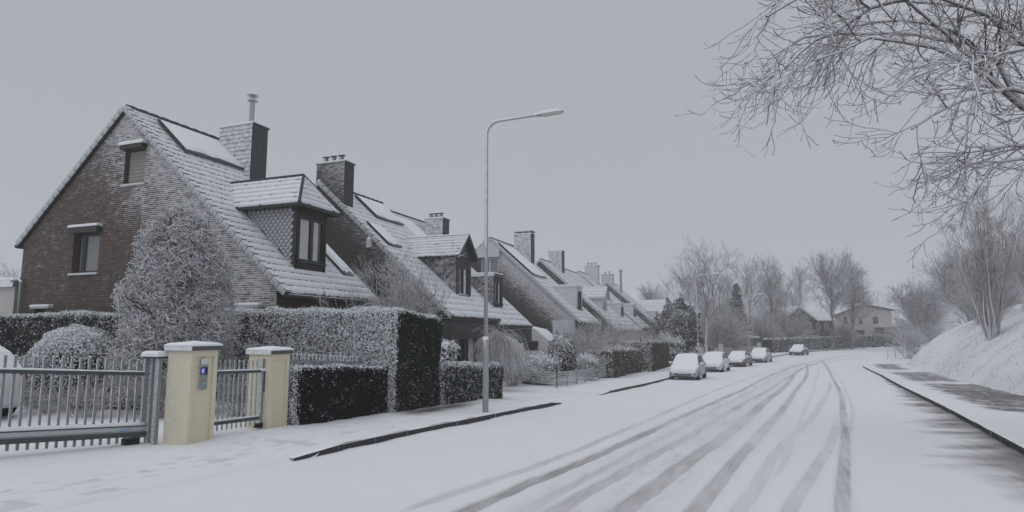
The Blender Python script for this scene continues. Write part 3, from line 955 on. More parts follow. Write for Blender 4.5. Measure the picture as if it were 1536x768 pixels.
VERGE_ME = {}
class House:
    def __init__(s, label, y0, y1, xr, zr, xe, xb, zg, brick, holes=(), cat='house', tiles=(.34, .30), cover=.3, verge='tile', oh=.35, wall_in=.45, coverfn=None, seed=0, far_detail=True, gutter=True, group=None, name='gabled_house', vergemat='verge'):
        s.y0, s.y1, s.xr, s.zr, s.xe, s.xb = y0, y1, xr, zr, xe, xb
        s.root = root = thing(name, label, cat, ((xe + xb) / 2, y0, zg), group=group)
        zt = lambda x: zr - abs(x - xr) * TAN
        s.zt = zt
        xw, xv = xe - wall_in, xb + .25          # wall planes below the eaves
        th = .22                                  # roof build-up
        w = MB()
        xs = sorted({xv, xw, xr, *[h[0] for h in holes], *[h[1] for h in holes]})
        for a, b_ in zip(xs[:-1], xs[1:]):
            segs = [(zg - .4, None)]
            hs = sorted([h for h in holes if h[0] <= a + 1e-6 and h[1] >= b_ - 1e-6], key=lambda h: h[2])
            zlo = zg - .4
            for h in hs:
                w.box(a, b_, y0, y0 + .3, zlo, h[2]); zlo = h[3]
            ta, tb = zt(a) - th, zt(b_) - th
            w.hexa([(a, y0, zlo), (b_, y0, zlo), (b_, y0 + .3, zlo), (a, y0 + .3, zlo), (a, y0, ta), (b_, y0, tb), (b_, y0 + .3, tb), (a, y0 + .3, ta)])
        w.prism([(xv, y1 - .3, zg - .6), (xw, y1 - .3, zg - .6), (xw, y1 - .3, zt(xw) - th), (xr, y1 - .3, zr - th), (xv, y1 - .3, zt(xv) - th)], (0, .3, 0))
        w.box(xw - .3, xw - .002, y0 + .302, y1 - .302, zg - .6, zt(xw) - th)
        w.box(xv + .002, xv + .3, y0 + .302, y1 - .302, zg - .6, zt(xv) - th)
        w.build('wall', brick, root)
        MB().box(xv + .4, xw - .4, y0 + .42, y0 + .46, zg, zt(xw) - .3).build('interior', 'interior', root)
        # roof slabs
        g = .10
        ya, yb = y0 - g, y1 + g
        r = MB()
        def slab(x1_):
            sg = 1 if x1_ > xr else -1
            p = [(xr, zr), (x1_, zt(x1_)), (x1_, zt(x1_) - .17), (xr, zr - .23)]
            r.prism([(q[0], ya, q[1]) for q in p], (0, yb - ya, 0))
        slab(xe); slab(xb)
        s.roof = r.build('roof', 'wood_dark', root)
        Lf = (xe - xr) / CO; Lb = (xr - xb) / CO
        cs, tw = tiles
        k = lambda L, c: max(1, round(L / c))
        courses('roof_tiles', [
            ((xe, ya, zt(xe)), (xe, yb, zt(xe)), (xr, yb, zr), (xr, ya, zr), k(Lf, cs), k(yb - ya, tw)),
            ((xb, yb, zt(xb)), (xb, ya, zt(xb)), (xr, ya, zr), (xr, yb, zr), k(Lb, cs), k(yb - ya, tw))], s.roof, cover=cover, coverfn=coverfn, seed=seed)
        # ridge
        rd = MB(); n = max(2, round((yb - ya) / .42))
        for i in range(n):
            a = ya + (yb - ya) * i / n; b_ = ya + (yb - ya) * (i + 1) / n + .03
            rd.tube([(xr, a, zr + .01), (xr, b_, zr + .01)], [.10, .085], 7)
        rd.build('ridge_tiles', 'ridge', s.roof, kind='stuff', smooth=True)
        # verges: tile by tile
        if verge == 'tile':
            for sg, L in ((1, Lf), (-1, Lb)):
                key = (sg, round(cs, 3))
                if key not in VERGE_ME:
                    vb = MB()
                    t = (sg * CO, 0, -SI); nn = (sg * SI, 0, CO)
                    P = lambda a, y, h: (t[0] * a + nn[0] * h, y, t[2] * a + nn[2] * h)
                    l = cs * .94
                    vb.hexa([P(0, -.035, -.16), P(l, -.035, -.13), P(l, .0, -.13), P(0, .0, -.16), P(0, -.035, .05), P(l, -.042, .08), P(l, .0, .08), P(0, .0, .05)])
                    vb.hexa([P(0, .001, .01), P(l, .001, .045), P(l, .17, .045), P(0, .17, .01), P(0, .001, .05), P(l, .001, .08), P(l, .15, .08), P(0, .15, .05)])
                    VERGE_ME[key] = vb.mesh('verge_tile', [vergemat])
                nn_ = k(L, cs)
                for i in range(nn_):
                    q = L / nn_ * i
                    o = link('verge_tile', VERGE_ME[key], s.roof, loc=(xr + sg * CO * q, ya, zr - SI * q))
        else:
            vb = MB()
            for x1_ in (xe, xb):
                vb.prism([(xr, ya - .03, zr + .06), (x1_, ya - .03, zt(x1_) + .06), (x1_, ya - .03, zt(x1_) - .22), (xr, ya - .03, zr - .22)], (0, .03, 0))
            vb.build('barge_board', verge, s.roof)
        if gutter:
            gt = MB(); g2 = MB(); gt.tube([(xe + .05, ya, zt(xe) - .09), (xe + .05, yb, zt(xe) - .09)], [.06, .06], 8)
            g2.tube([(xb - .05, ya, zt(xb) - .09), (xb - .05, yb, zt(xb) - .09)], [.06, .06], 8)
            gt.build('gutter', 'frame_dark', s.roof); g2.build('gutter', 'frame_dark', s.roof)
    def on(s, x, y, h=0.):
        """point h above the front slope"""
        return Vector((x + SI * h, y, s.zt(x) + CO * h))
    def panel(s, xa, xb_, ya, yb, h=.06, t=.07, dark=True):
        p = MB()
        a0, b0, c0, d0 = s.on(xa, ya, h), s.on(xb_, ya, h), s.on(xb_, yb, h), s.on(xa, yb, h)
        n = Vector((SI, 0, CO)) * t
        p.hexa([a0, b0, c0, d0, a0 + n, b0 + n, c0 + n, d0 + n], 0)
        po = p.build('solar_panel', 'solar', s.root)
        q = MB(); e = .03
        rr = random.Random(int(ya * 10))
        m = 7
        # uneven blanket of snow on the panel
        top = []; bot = []
        for i in range(m + 1):
            row = []; rb = []
            for j in range(m + 1):
                x = xa + (xb_ - xa) * (e + (1 - 2 * e) * i / m); y = ya + (yb - ya) * (e * .6 + (1 - 1.2 * e) * j / m)
                if i == m: x += rr.uniform(-.10, .02)
                edge = 0 if (i in (0, m) or j in (0, m)) else 1
                row.append(s.on(x, y, h + t + .015 + .045 * edge + rr.uniform(0, .015) * edge)); rb.append(s.on(x, y, h + t + .004))
            top.append(row); bot.append(rb)
        for i in range(m):
            for j in range(m):
                q.face([top[i][j], top[i + 1][j], top[i + 1][j + 1], top[i][j + 1]])
        for j in range(m):
            q.face([bot[m][j], bot[m][j + 1], top[m][j + 1], top[m][j]])
            q.face([bot[0][j + 1], bot[0][j], top[0][j], top[0][j + 1]])
        q.build('snow', 'plain_snow', po, fix=False)
        return po
    def chimney(s, xa, xb_, ya, yb, zt_, kind='slate', cap='flat', pots=0, flue=None, top_mat='slate_bare', base=None):
        zb = s.zt(xb_) - .5 if base is None else base
        c = MB().box(xa, xb_, ya, yb, zb, zt_)
        if kind == 'brick':
            co = c.build('chimney', BR['dark'], s.root)
        elif kind == 'plain':
            co = c.build('chimney', 'white_panel', s.root)
        else:
            co = c.build('chimney', 'slate_bare', s.root)
            # slate courses, each lapping the one below
            sl = MB(); rr = random.Random(int(ya * 7))
            hgt = .17; n = int((zt_ - zb) / hgt)
            for i in range(n):
                z0 = zt_ - (i + 1) * hgt
                ln = xb_ - xa; m = max(3, round(ln / .3))
                for j in range(m):
                    a = xa + ln * j / m + .001; b_ = xa + ln * (j + 1) / m - .001
                    o = .030 + rr.uniform(-.005, .005)
                    sl.hexa([(a, ya - o - .008, z0), (b_, ya - o - .008, z0), (b_, ya, z0), (a, ya, z0), (a, ya - .012, z0 + hgt + .03), (b_, ya - .012, z0 + hgt + .03), (b_, ya - .001, z0 + hgt + .03), (a, ya - .001, z0 + hgt + .03)], 0)
                ln = yb - ya; m = max(3, round(ln / .3))
                for j in range(m):
                    a = ya + ln * j / m + .004; b_ = ya + ln * (j + 1) / m - .004
                    o = rr.uniform(.010, .024)
                    sl.hexa([(xb_ + .001, a, z0), (xb_ + o, a, z0), (xb_ + o, b_, z0), (xb_ + .001, b_, z0), (xb_ + .001, a, z0 + hgt + .03), (xb_ + .006, a, z0 + hgt + .03), (xb_ + .006, b_, z0 + hgt + .03), (xb_ + .001, b_, z0 + hgt + .03)], 1)
            sl.build('slate_cladding', ['slate_windward', 'slate_bare'], co, kind='stuff')
        k = MB().box(xa - .05, xb_ + .05, ya - .05, yb + .05, zt_ + .002, zt_ + .06)
        k.build('cap', 'coping', co)
        sn = MB(); snow_cap(sn, xa - .03, xb_ + .03, ya - .03, yb + .03, zt_ + .062, .05)
        sn.build('snow', 'plain_snow', co)
        for i in range(pots):
            f = (i + .8) / (pots + .6)
            px, py = xa + (xb_ - xa) * f, ya + (yb - ya) * .3
            p = MB().tube([(px, py, zt_ + .06), (px, py, zt_ + .28), (px, py, zt_ + .29), (px, py, zt_ + .33)], [.12, .12, .07, .07], 8)
            p.tube([(px, py, zt_ + .33), (px, py, zt_ + .37), (px, py, zt_ + .41)], [.07, .19, .17], 8)
            p.build('chimney_pot', 'coping', co)
        if cap == 'slab':
            p = MB()
            for (fx, fy) in ((.08, .1), (.92, .1), (.08, .9), (.92, .9), (.5, .1), (.5, .9)):
                x, y = xa + (xb_ - xa) * fx, ya + (yb - ya) * fy
                p.box(x - .05, x + .05, y - .05, y + .05, zt_ + .06, zt_ + .22)
            p.box(xa - .06, xb_ + .06, ya - .08, yb + .08, zt_ + .22, zt_ + .30)
            p.build('cowl', 'coping', co)
        if flue:
            fx, fy, fh, fr = flue
            p = MB().tube([(fx, fy, zt_ + .05), (fx, fy, zt_ + fh * .78)], [fr, fr], 12)
            p.tube([(fx, fy, zt_ + fh * .78), (fx, fy, zt_ + fh * .80), (fx, fy, zt_ + fh * .84)], [fr * 1.9, fr * 2.0, fr * 1.2], 12)
            p.tube([(fx, fy, zt_ + fh * .84), (fx, fy, zt_ + fh * .95)], [fr * .9, fr * .9], 10)
            p.tube([(fx, fy, zt_ + fh * .95), (fx, fy, zt_ + fh * .97), (fx, fy, zt_ + fh)], [fr * 2.1, fr * 2.15, fr * .9], 12)
            p.build('flue_pipe', 'steel', co, smooth=False)
        return co
    def dormer(s, ya, yb, xf, ze, zrd=None, kind='gable', cheek='slate', zs=None, ohx=.25, ohy=.25, front='wood_dark', rows=5, win=None, frame='frame_dark', fascia='frame_dark', curtain=None, diamonds=False):
        """dormer on the front slope with its front at xf; ze eave height; zrd ridge height (gable, hip) or flat"""
        back = lambda z: s.xr + (s.zr - z) / TAN
        zb = s.zt(xf) - .05
        xb_e = back(ze) - .2
        # body: cheeks and front
        ckm = cheek if cheek != 'diamond' else 'slate_bare'
        do = MB().prism([(xf, ya, zb), (xf, ya, ze), (xb_e, ya, ze), (back(zb), ya, zb)], (0, .12, 0)).build('dormer', ckm, s.root)
        MB().prism([(xf, yb - .12, zb), (xf, yb - .12, ze), (xb_e, yb - .12, ze), (back(zb), yb - .12, zb)], (0, .12, 0)).build('cheek', ckm, do)
        if cheek.startswith('slate'):
            sl = MB(); hg = .14; rr = random.Random(int(ya * 3)); z = zb
            while z < ze - .05:
                x = xf - .06; j = rr.random() * .1
                while x > back(z + hg) + .1:
                    x2 = max(x - .2 - j, back(z + hg)); j = 0
                    o = rr.uniform(.012, .03)
                    sl.hexa([(x2 + .004, ya - o, z), (x - .004, ya - o, z), (x - .004, ya - .001, z), (x2 + .004, ya - .001, z), (x2 + .004, ya - .010, z + hg + .02), (x - .004, ya - .010, z + hg + .02), (x - .004, ya - .001, z + hg + .02), (x2 + .004, ya - .001, z + hg + .02)])
                    x = x2
                z += hg
            sl.build('slate_cladding', 'slate_half', do, kind='stuff')
        f = MB()
        wz0, wz1, wy0, wy1 = win
        f.box(xf - .12, xf + .02, ya + .001, yb - .001, zb - .02, wz0)
        f.box(xf - .12, xf + .02, ya + .001, yb - .001, wz1, ze)
        f.box(xf - .12, xf + .02, ya + .001, wy0, wz0, wz1)
        f.box(xf - .12, xf + .02, wy1, yb - .001, wz0, wz1)
        yc = (ya + yb) / 2
        if kind == 'gable':
            f.prism([(xf + .02, ya + .001, ze), (xf + .02, yb - .001, ze), (xf + .02, yc, zrd - .12)], (-.14, 0, 0))
        f.build('dormer_front', front, do)
        MB().box(xf - .5, xf - .42, ya + .13, yb - .13, zb, ze - .05).build('interior', 'interior', do)
        wo = window(do, (xf - .0, wy0, wz0), (0, 1, 0), (1, 0, 0), wy1 - wy0, wz1 - wz0, frame=frame, mull=((.5, .10),), curtain=curtain)
        MB().box(xf + .021, xf + .10, wy0 - .08, wy1 + .08, wz0 - .06, wz0 - .005).build('sill', 'frame_dark', wo)
        r = MB(); rq = []
        if kind == 'flat':
            r.box(back(ze + .2) - .1, xf + ohx, ya - ohy * .4, yb + ohy * .4, ze + .002, ze + .16)
            ro = r.build('dormer_roof', fascia, do)
            sn = MB(); snow_cap(sn, back(ze + .25), xf + ohx - .02, ya - ohy * .4 + .02, yb + ohy * .4 - .02, ze + .162, .06)
            sn.build('snow', 'plain_snow', do)
        else:
            xa_e, xa_r = back(ze) - .25, back(zrd) - .25
            hipx = xf + ohx - (.75 if kind == 'hip' else 0)
            E1, E2 = (xf + ohx, ya - ohy, ze), (xf + ohx, yb + ohy, ze)
            B1, B2 = (xa_e, ya - ohy, ze), (xa_e, yb + ohy, ze)
            Rf, Rb = (hipx, yc, zrd), (xa_r, yc, zrd)
            dn = (0, 0, -.11)
            for q in ((B1, E1, Rf, Rb), (E2, B2, Rb, Rf)):
                r.prism(q, dn)
            if kind == 'hip': r.prism((E1, E2, Rf), dn)
            ro = r.build('dormer_roof', fascia, do)
            nc = max(3, round((xf - xa_e) / .3))
            quads = [(B1, E1, Rf, Rb, rows, nc), (E2, B2, Rb, Rf, rows, nc)]
            if kind == 'hip': quads.append((E1, E2, Rf, Rf, rows, max(3, round((yb - ya) / .28))))
            courses('roof_tiles', quads, do, cover=.86 if kind == 'hip' else .8, lift=.03, seed=int(ya))
            rd = MB(); rd.tube([Rf, Rb], [.07, .07], 6)
            if kind == 'hip':
                rd.tube([E1, Rf], [.05, .05], 6); rd.tube([E2, Rf], [.05, .05], 6)
            else:
                rd.prism([(xf + ohx + .012, ya - ohy - .02, ze - .13), (xf + ohx + .012, yc, zrd - .13), (xf + ohx + .012, yc, zrd + .05), (xf + ohx + .012, ya - ohy - .02, ze + .05)], (-.03, 0, 0))
                rd.prism([(xf + ohx + .012, yb + ohy + .02, ze - .13), (xf + ohx + .012, yc, zrd - .13), (xf + ohx + .012, yc, zrd + .05), (xf + ohx + .012, yb + ohy + .02, ze + .05)], (-.03, 0, 0))
            rd.build('dormer_ridge', 'tile_dark' if kind == 'hip' else 'coping', do)
        if diamonds:
            me = None
            a = .185
            z = zb
            i = 0
            while z < ze + .1:
                x = xf - .08 - (a * .5 if i % 2 else 0)
                while x > back(ze) - .1:
                    if x > back(z) + .05 and z > zb + .03 and z < ze - .12 and x < xf - .1:
                        if me is None:
                            b = MB()
                            b.prism([(0, -.002, -a * .62), (a * .5, -.012, 0), (0, -.022, a * .62), (-a * .5, -.012, 0)], (0, -.016, 0))
                            b.v = [(p[0], p[1] - (.010 if p[2] < -.05 else 0), p[2]) for p in b.v]
                            me = b.mesh('slate', ['slate_frost'])
                        link('slate', me, do, loc=(x, ya - .002, z))
                    x -= a
                z += a * .6; i += 1
        return do

BR = {}
brick_mat('brick_red', -19.9, 9.45, (.118, .078, .066), (.070, .050, .046), (.15, .14, .132), amount=-.05, reach=4.4, pw=.34, nw=.40)
brick_mat('brick_grey', -19.2, 8.9, (.085, .072, .066), (.06, .052, .048), (.10, .095, .09), amount=-.27, reach=2.0, pw=.2, nw=.5)
brick_mat('brick_brown', -18.7, 8.95, (.075, .060, .054), (.055, .045, .04), (.09, .085, .08), amount=-.30, reach=3.4, pw=.2, nw=.85)
brick_mat('brick_chimney', -19.2, 11.5, (.085, .075, .070), (.06, .054, .05), (.10, .095, .09), amount=-.10, reach=3.0, pw=.2, nw=.5)
brick_mat('brick_far', -18.6, 8.6, (.095, .072, .062), (.07, .052, .046), (.11, .10, .095), amount=-.2, reach=1.2)
BR['dark'] = 'brick_chimney'

# ---- the nearest house
def cov1(u, v): return np.clip(.34 + .45 * u + .2 * (v > .6) * u, 0, .93)
HO = [(-22.02, -20.70, 3.72, 5.12), (-19.78, -18.80, 6.68, 7.88), (-23.72, -22.82, 1.95, 2.52), (-14.35, -13.55, 2.0, 2.42)]
H1 = House('red brick gable house with clipped tree before its wall and a steel flue', 14.5, 19.1, -19.9, 9.45, -12.55, -24.95, -.1, 'brick_red', holes=HO, cover=.3, coverfn=cov1, seed=1, tiles=(.34, .23))
r1 = H1.root
w1 = window(r1, (-22.02, 14.66, 3.72), (1, 0, 0), (0, -1, 0), 1.32, 1.40, fr=.09, mull=((.24, .16),), pane='pane_net', sill=.24)
hood = MB().box(-22.06, -20.64, 14.30, 14.495, 5.10, 5.30); hood.build('shutter_box', 'frame_dark', w1)
hs = MB(); snow_cap(hs, -22.08, -20.62, 14.28, 14.50, 5.302, .10); hs.build('snow', 'plain_snow', w1)
w2 = window(r1, (-19.78, 14.66, 6.68), (1, 0, 0), (0, -1, 0), .98, 1.20, fr=.06, frame='frame_dark', pane='shutter', sill=.22)
sl = MB()
for i in range(17):
    sl.box(-19.71, -18.87, 14.635 - .012 * (i % 2), 14.66, 6.76 + i * .063, 6.76 + i * .063 + .056)
sl.build('roller_shutter', 'shutter', w2)
hood = MB().box(-19.83, -18.75, 14.30, 14.495, 7.86, 8.0); hood.build('shutter_box', 'frame_dark', w2)
hs = MB(); snow_cap(hs, -19.86, -18.72, 14.27, 14.50, 8.002, .13); hs.build('snow', 'plain_snow', w2)
for (x0, x1_, z0, z1_) in (HO[2], HO[3]):
    wb = window(r1, (x0, 14.62, z0), (1, 0, 0), (0, -1, 0), x1_ - x0, z1_ - z0, name='basement_window', fr=.05, mull=())
    hs = MB().box(x0 - .03, x1_ + .03, 14.33, 14.495, z1_ + .003, z1_ + .06)
    hs.build('hood', 'frame_white', wb)
    hs = MB(); snow_cap(hs, x0 - .05, x1_ + .05, 14.31, 14.50, z1_ + .062, .08); hs.build('snow', 'plain_snow', wb)
H1.panel(-19.55, -18.1, 15.35, 18.15, h=.09)
H1.panel(-15.15, -13.5, 18.3, 18.95, h=.05, t=.05)
H1.chimney(-19.35, -17.72, 18.05, 18.85, 9.72, 'slate', flue=(-17.95, 18.2, 1.25, .10))
H1.dormer(15.8, 17.3, -13.5, 5.78, 6.95, 'hip', cheek='diamond', win=(3.98, 5.42, 15.92, 17.18), diamonds=True, curtain=((.08, .42), (.62, .8)), rows=6, ohx=.32, ohy=.3)
vent = MB().tube([(-19.0, 18.45, 9.77), (-19.0, 18.45, 9.87)], [.05, .05], 8); vent.tube([(-19.25, 18.4, 9.90), (-18.85, 18.4, 9.87)], [.12, .03], 6); vent.build('chimney_vent', 'black_part', r1)
pipe = MB().tube([(-25.0, 14.38, 3.55), (-24.6, 14.38, 3.6), (-24.45, 14.38, 3.5), (-24.45, 14.38, 1.0)], [.06] * 4, 8); pipe.build('drain_pipe', 'galv', r1)

# annex at the back of the nearest house
an = thing('garden_annex', 'low pale grey annex with snowy roof beside the red brick gable', 'annex', (-27.2, 15.0, .0))
MB().box(-30.5, -25.3, 14.7, 19, -.1, 3.35).build('wall', 'render_pale', an)
MB().box(-30.6, -25.2, 14.55, 19.1, 3.352, 3.62).build('roof', 'concrete', an)
q = MB(); snow_cap(q, -30.6, -25.2, 14.55, 19.1, 3.622, .09); q.build('snow', 'plain_snow', an)

# ---- second house and its lower twin
covm = lambda u, v: np.clip(.80 + .15 * v, 0, .97)
H2 = House('dark brick house with tall brick chimney and gabled dormer', 24.0, 29.3, -19.2, 8.9, -11.95, -25.0, float(gz(24)), 'brick_grey', seed=2, coverfn=covm, tiles=(.42, .34), wall_in=.9, gutter=False, cat='house')
H2.chimney(-19.42, -17.8, 24.0 - .02, 24.75, 9.78, 'brick', pots=3)
H2.panel(-18.9, -17.5, 26.3, 28.9, h=.08)
H2.panel(-16.9, -15.6, 24.5, 25.6, h=.06)
H2.dormer(26.7, 28.4, -13.2, 5.35, 6.5, 'gable', cheek='slate_windward', front='cladding', win=(3.5, 4.85, 27.0, 28.1), curtain=((.5, .85),), rows=7, ohx=.3)
lb = MB().tube([(-16.25, 23.93, 5.55), (-16.25, 23.93, 5.95), (-16.25, 23.93, 6.05)], [.14, .14, .05], 8)
lb.build('wall_lamp', 'frame_white', H2.root)
H2b = House('dark brick house with flat dormer beside the caravan', 29.32, 34.2, -19.2, 8.6, -11.95, -25.0, float(gz(30)), 'brick_grey', seed=3, coverfn=covm, tiles=(.42, .34), wall_in=.9, verge='coping', gutter=False)
H2b.chimney(-18.2, -17.0, 32.6, 33.4, 8.45, 'slate', pots=3)
H2b.panel(-18.7, -17.0, 29.7, 31.6, h=.08)
H2b.dormer(30.9, 32.2, -13.0, 4.72, None, 'flat', cheek='slate_windward', front='cladding', win=(3.25, 4.45, 31.05, 32.05), ohx=.06, ohy=.1, fascia='coping', curtain=((.5, .8),))
for Hh in (H2, H2b):   # fascia of dark boards under the eave and the ground floor windows
    y0, y1 = Hh.y0 - .1, Hh.y1 + .1
    ze = Hh.zt(Hh.xe) - .18
    fo = MB().box(Hh.xe - .55, Hh.xe - .08, y0, y1, ze - .80, ze).build('fascia', 'cladding', Hh.root)
    bd = MB()
    for k in range(5):
        bd.box(Hh.xe - .079, Hh.xe - .05, y0 - .002, y1 + .002, ze - .80 + k * .16 + .006, ze - .80 + (k + 1) * .16 - .006)
        bd.box(Hh.xe - .56, Hh.xe - .079, y0 - .028, y0 - .001, ze - .80 + k * .16 + .006, ze - .80 + (k + 1) * .16 - .006)
    for k in range(5):
        pass
    bd.build('fascia_boards', 'cladding', fo)
xw = H2.xe - .9
for (ya, yb, zz0, zz1, cu) in ((24.55, 26.5, -.55, 1.55, ((.52, .72),)), (27.2, 28.9, .1, 1.5, ((.1, .4),))):
    window(H2.root, (xw + .085, ya, zz0), (0, 1, 0), (1, 0, 0), yb - ya, zz1 - zz0, mull=((.45, .1),), curtain=cu)
for (ya, yb, zz0, zz1) in ((29.9, 31.0, -.75, 1.3), (31.8, 33.4, .0, 1.3)):
    window(H2b.root, (xw + .085, ya, zz0), (0, 1, 0), (1, 0, 0), yb - ya, zz1 - zz0, mull=((.5, .1),))
MB().box(xw, xw + .12, 26.7, 27.0, -.75, 1.7).build('pier', 'brick_grey', H2.root)

# ---- the houses farther along
FARG = 'row of gabled houses down the street'
H3 = House('brown brick gable house with small balcony window and white box dormer', 43.5, 49.6, -18.7, 8.95, -11.45, -24.6, float(gz(43.5)), 'brick_brown', holes=[(-19.35, -17.9, 6.0, 7.35)], seed=4, coverfn=covm, tiles=(.5, .4), group=FARG)
w3 = window(H3.root, (-19.35, 43.55, 6.0), (1, 0, 0), (0, -1, 0), 1.45, 1.35, mull=((.5, .08),), frame='frame_white', pane='pane_net')
MB().prism([(-19.9, 43.30, 7.40), (-17.75, 43.30, 7.40), (-17.75, 43.30, 7.95), (-18.7, 43.30, 8.72), (-19.9, 43.30, 7.75)], (0, .19, 0)).build('gable_panel', 'white_panel', H3.root)
MB().box(-19.6, -17.7, 43.1, 43.49, 5.8, 5.97).build('window_ledge', 'white_panel', H3.root)
sd = MB()
for k in range(9):
    z = .4 + k * .24
    x0 = -13.6 ; x1_ = min(-12.0, H3.xr + (H3.zr - .25 - z - .24) / TAN)
    sd.box(x0, x1_, 43.46 - .015 * (k % 2), 43.498, z, z + .235)
sd.build('siding', 'white_panel', H3.root)
H3.chimney(-18.45, -16.95, 48.3, 49.2, 9.85, 'slate', cap='slab')
H3.panel(-18.2, -15.3, 44.0, 47.3, h=.08)
H3.dormer(46.4, 48.0, -12.55, 5.15, None, 'flat', cheek='white_panel', front='white_panel', win=(3.45, 4.85, 46.65, 47.75), ohx=.06, ohy=.1, fascia='frame_white')
H4 = House('brick gable house with white barge boards and slate clad chimney', 56.0, 62.5, -18.7, 8.65, -11.2, -24.6, float(gz(56)), 'brick_far', seed=5, coverfn=covm, tiles=(.6, .5), verge='white_panel', group=FARG)
H4.chimney(-18.9, -17.5, 59.2, 60.1, 9.75, 'slate')
H4.dormer(58.4, 60.0, -13.2, 5.0, 6.1, 'gable', cheek='white_panel', front='white_panel', win=(3.6, 4.7, 58.7, 59.7), rows=4, frame='frame_white', fascia='frame_white')
H4b = House('brick house with three chimney cowls between white gabled and flat dormers', 62.6, 68.0, -18.3, 8.3, -11.2, -24.6, float(gz(62)), 'brick_far', seed=6, coverfn=covm, tiles=(.6, .5), verge='white_panel', group=FARG)
H4b.dormer(64.2, 65.9, -12.7, 4.6, None, 'flat', cheek='white_panel', front='white_panel', win=(3.2, 4.3, 64.5, 65.6), ohx=.06, ohy=.1, fascia='frame_white')
H5 = House('gable house with pale panel in its gable top and plain chimney with three cowls', 69.0, 75.5, -18.5, 8.65, -11.3, -24.4, float(gz(69)), 'brick_far', seed=7, coverfn=covm, tiles=(.7, .6), verge='white_panel', group=FARG)
MB().prism([(-20.4, 68.80, 6.95), (-16.6, 68.80, 6.95), (-18.5, 68.80, 8.45)], (0, .19, 0)).build('gable_panel', 'white_panel', H5.root)
H5.chimney(-18.6, -17.0, 72.5, 73.4, 9.6, 'plain', pots=3)
H5.dormer(71.6, 73.2, -12.7, 4.75, None, 'flat', cheek='white_panel', front='white_panel', win=(3.3, 4.4, 71.9, 72.9), ohx=.06, ohy=.1, fascia='frame_white')
H6 = House('gable house with brick chimney and tall free standing flue', 83.0, 90.0, -18.2, 8.5, -10.9, -24.2, float(gz(83)), 'brick_far', seed=8, coverfn=covm, tiles=(.8, .7), verge='white_panel', group=FARG)
H6.chimney(-19.0, -17.4, 83.05, 83.8, 9.5, 'plain', pots=2)
fl = MB().tube([(-16.6, 84.5, 6.5), (-16.6, 84.5, 9.9)], [.17, .17], 8); fl.tube([(-16.6, 84.5, 9.9), (-16.6, 84.5, 10.2)], [.26, .26], 8); fl.build('flue_pipe', 'steel', H6.root)
H6.dormer(86.0, 87.6, -12.2, 4.4, None, 'flat', cheek='white_panel', front='white_panel', win=(3.0, 4.0, 86.3, 87.3), ohx=.06, ohy=.1, fascia='frame_white')
# last roof of the row, turned across
h7 = thing('cross_gabled_house', 'last house of the row with its snowy roof turned to the street end', 'house', (-12.5, 97, float(gz(97))))
MB().box(-18.5, -9.0, 95.0, 103, -1.8, 3.4).build('wall', 'render_pale', h7)
rf = MB().prism([(-9.0, 94.7, 3.3), (-9.0, 99, 6.6), (-9.0, 103.3, 3.3)], (-10, 0, 0)).build('roof', 'render_pale', h7)
courses('roof_tiles', [((-19.1, 94.6, 3.3), (-8.8, 94.6, 3.3), (-8.8, 99, 6.72), (-19.1, 99, 6.72), 9, 14), ((-8.8, 103.4, 3.3), (-19.1, 103.4, 3.3), (-19.1, 99, 6.72), (-8.8, 99, 6.72), 9, 14)], rf, cover=.7)
window(h7, (-8.91, 98.0, 2.2), (0, 1, 0), (1, 0, 0), 1.6, 1.3, mull=((.5, .1),))

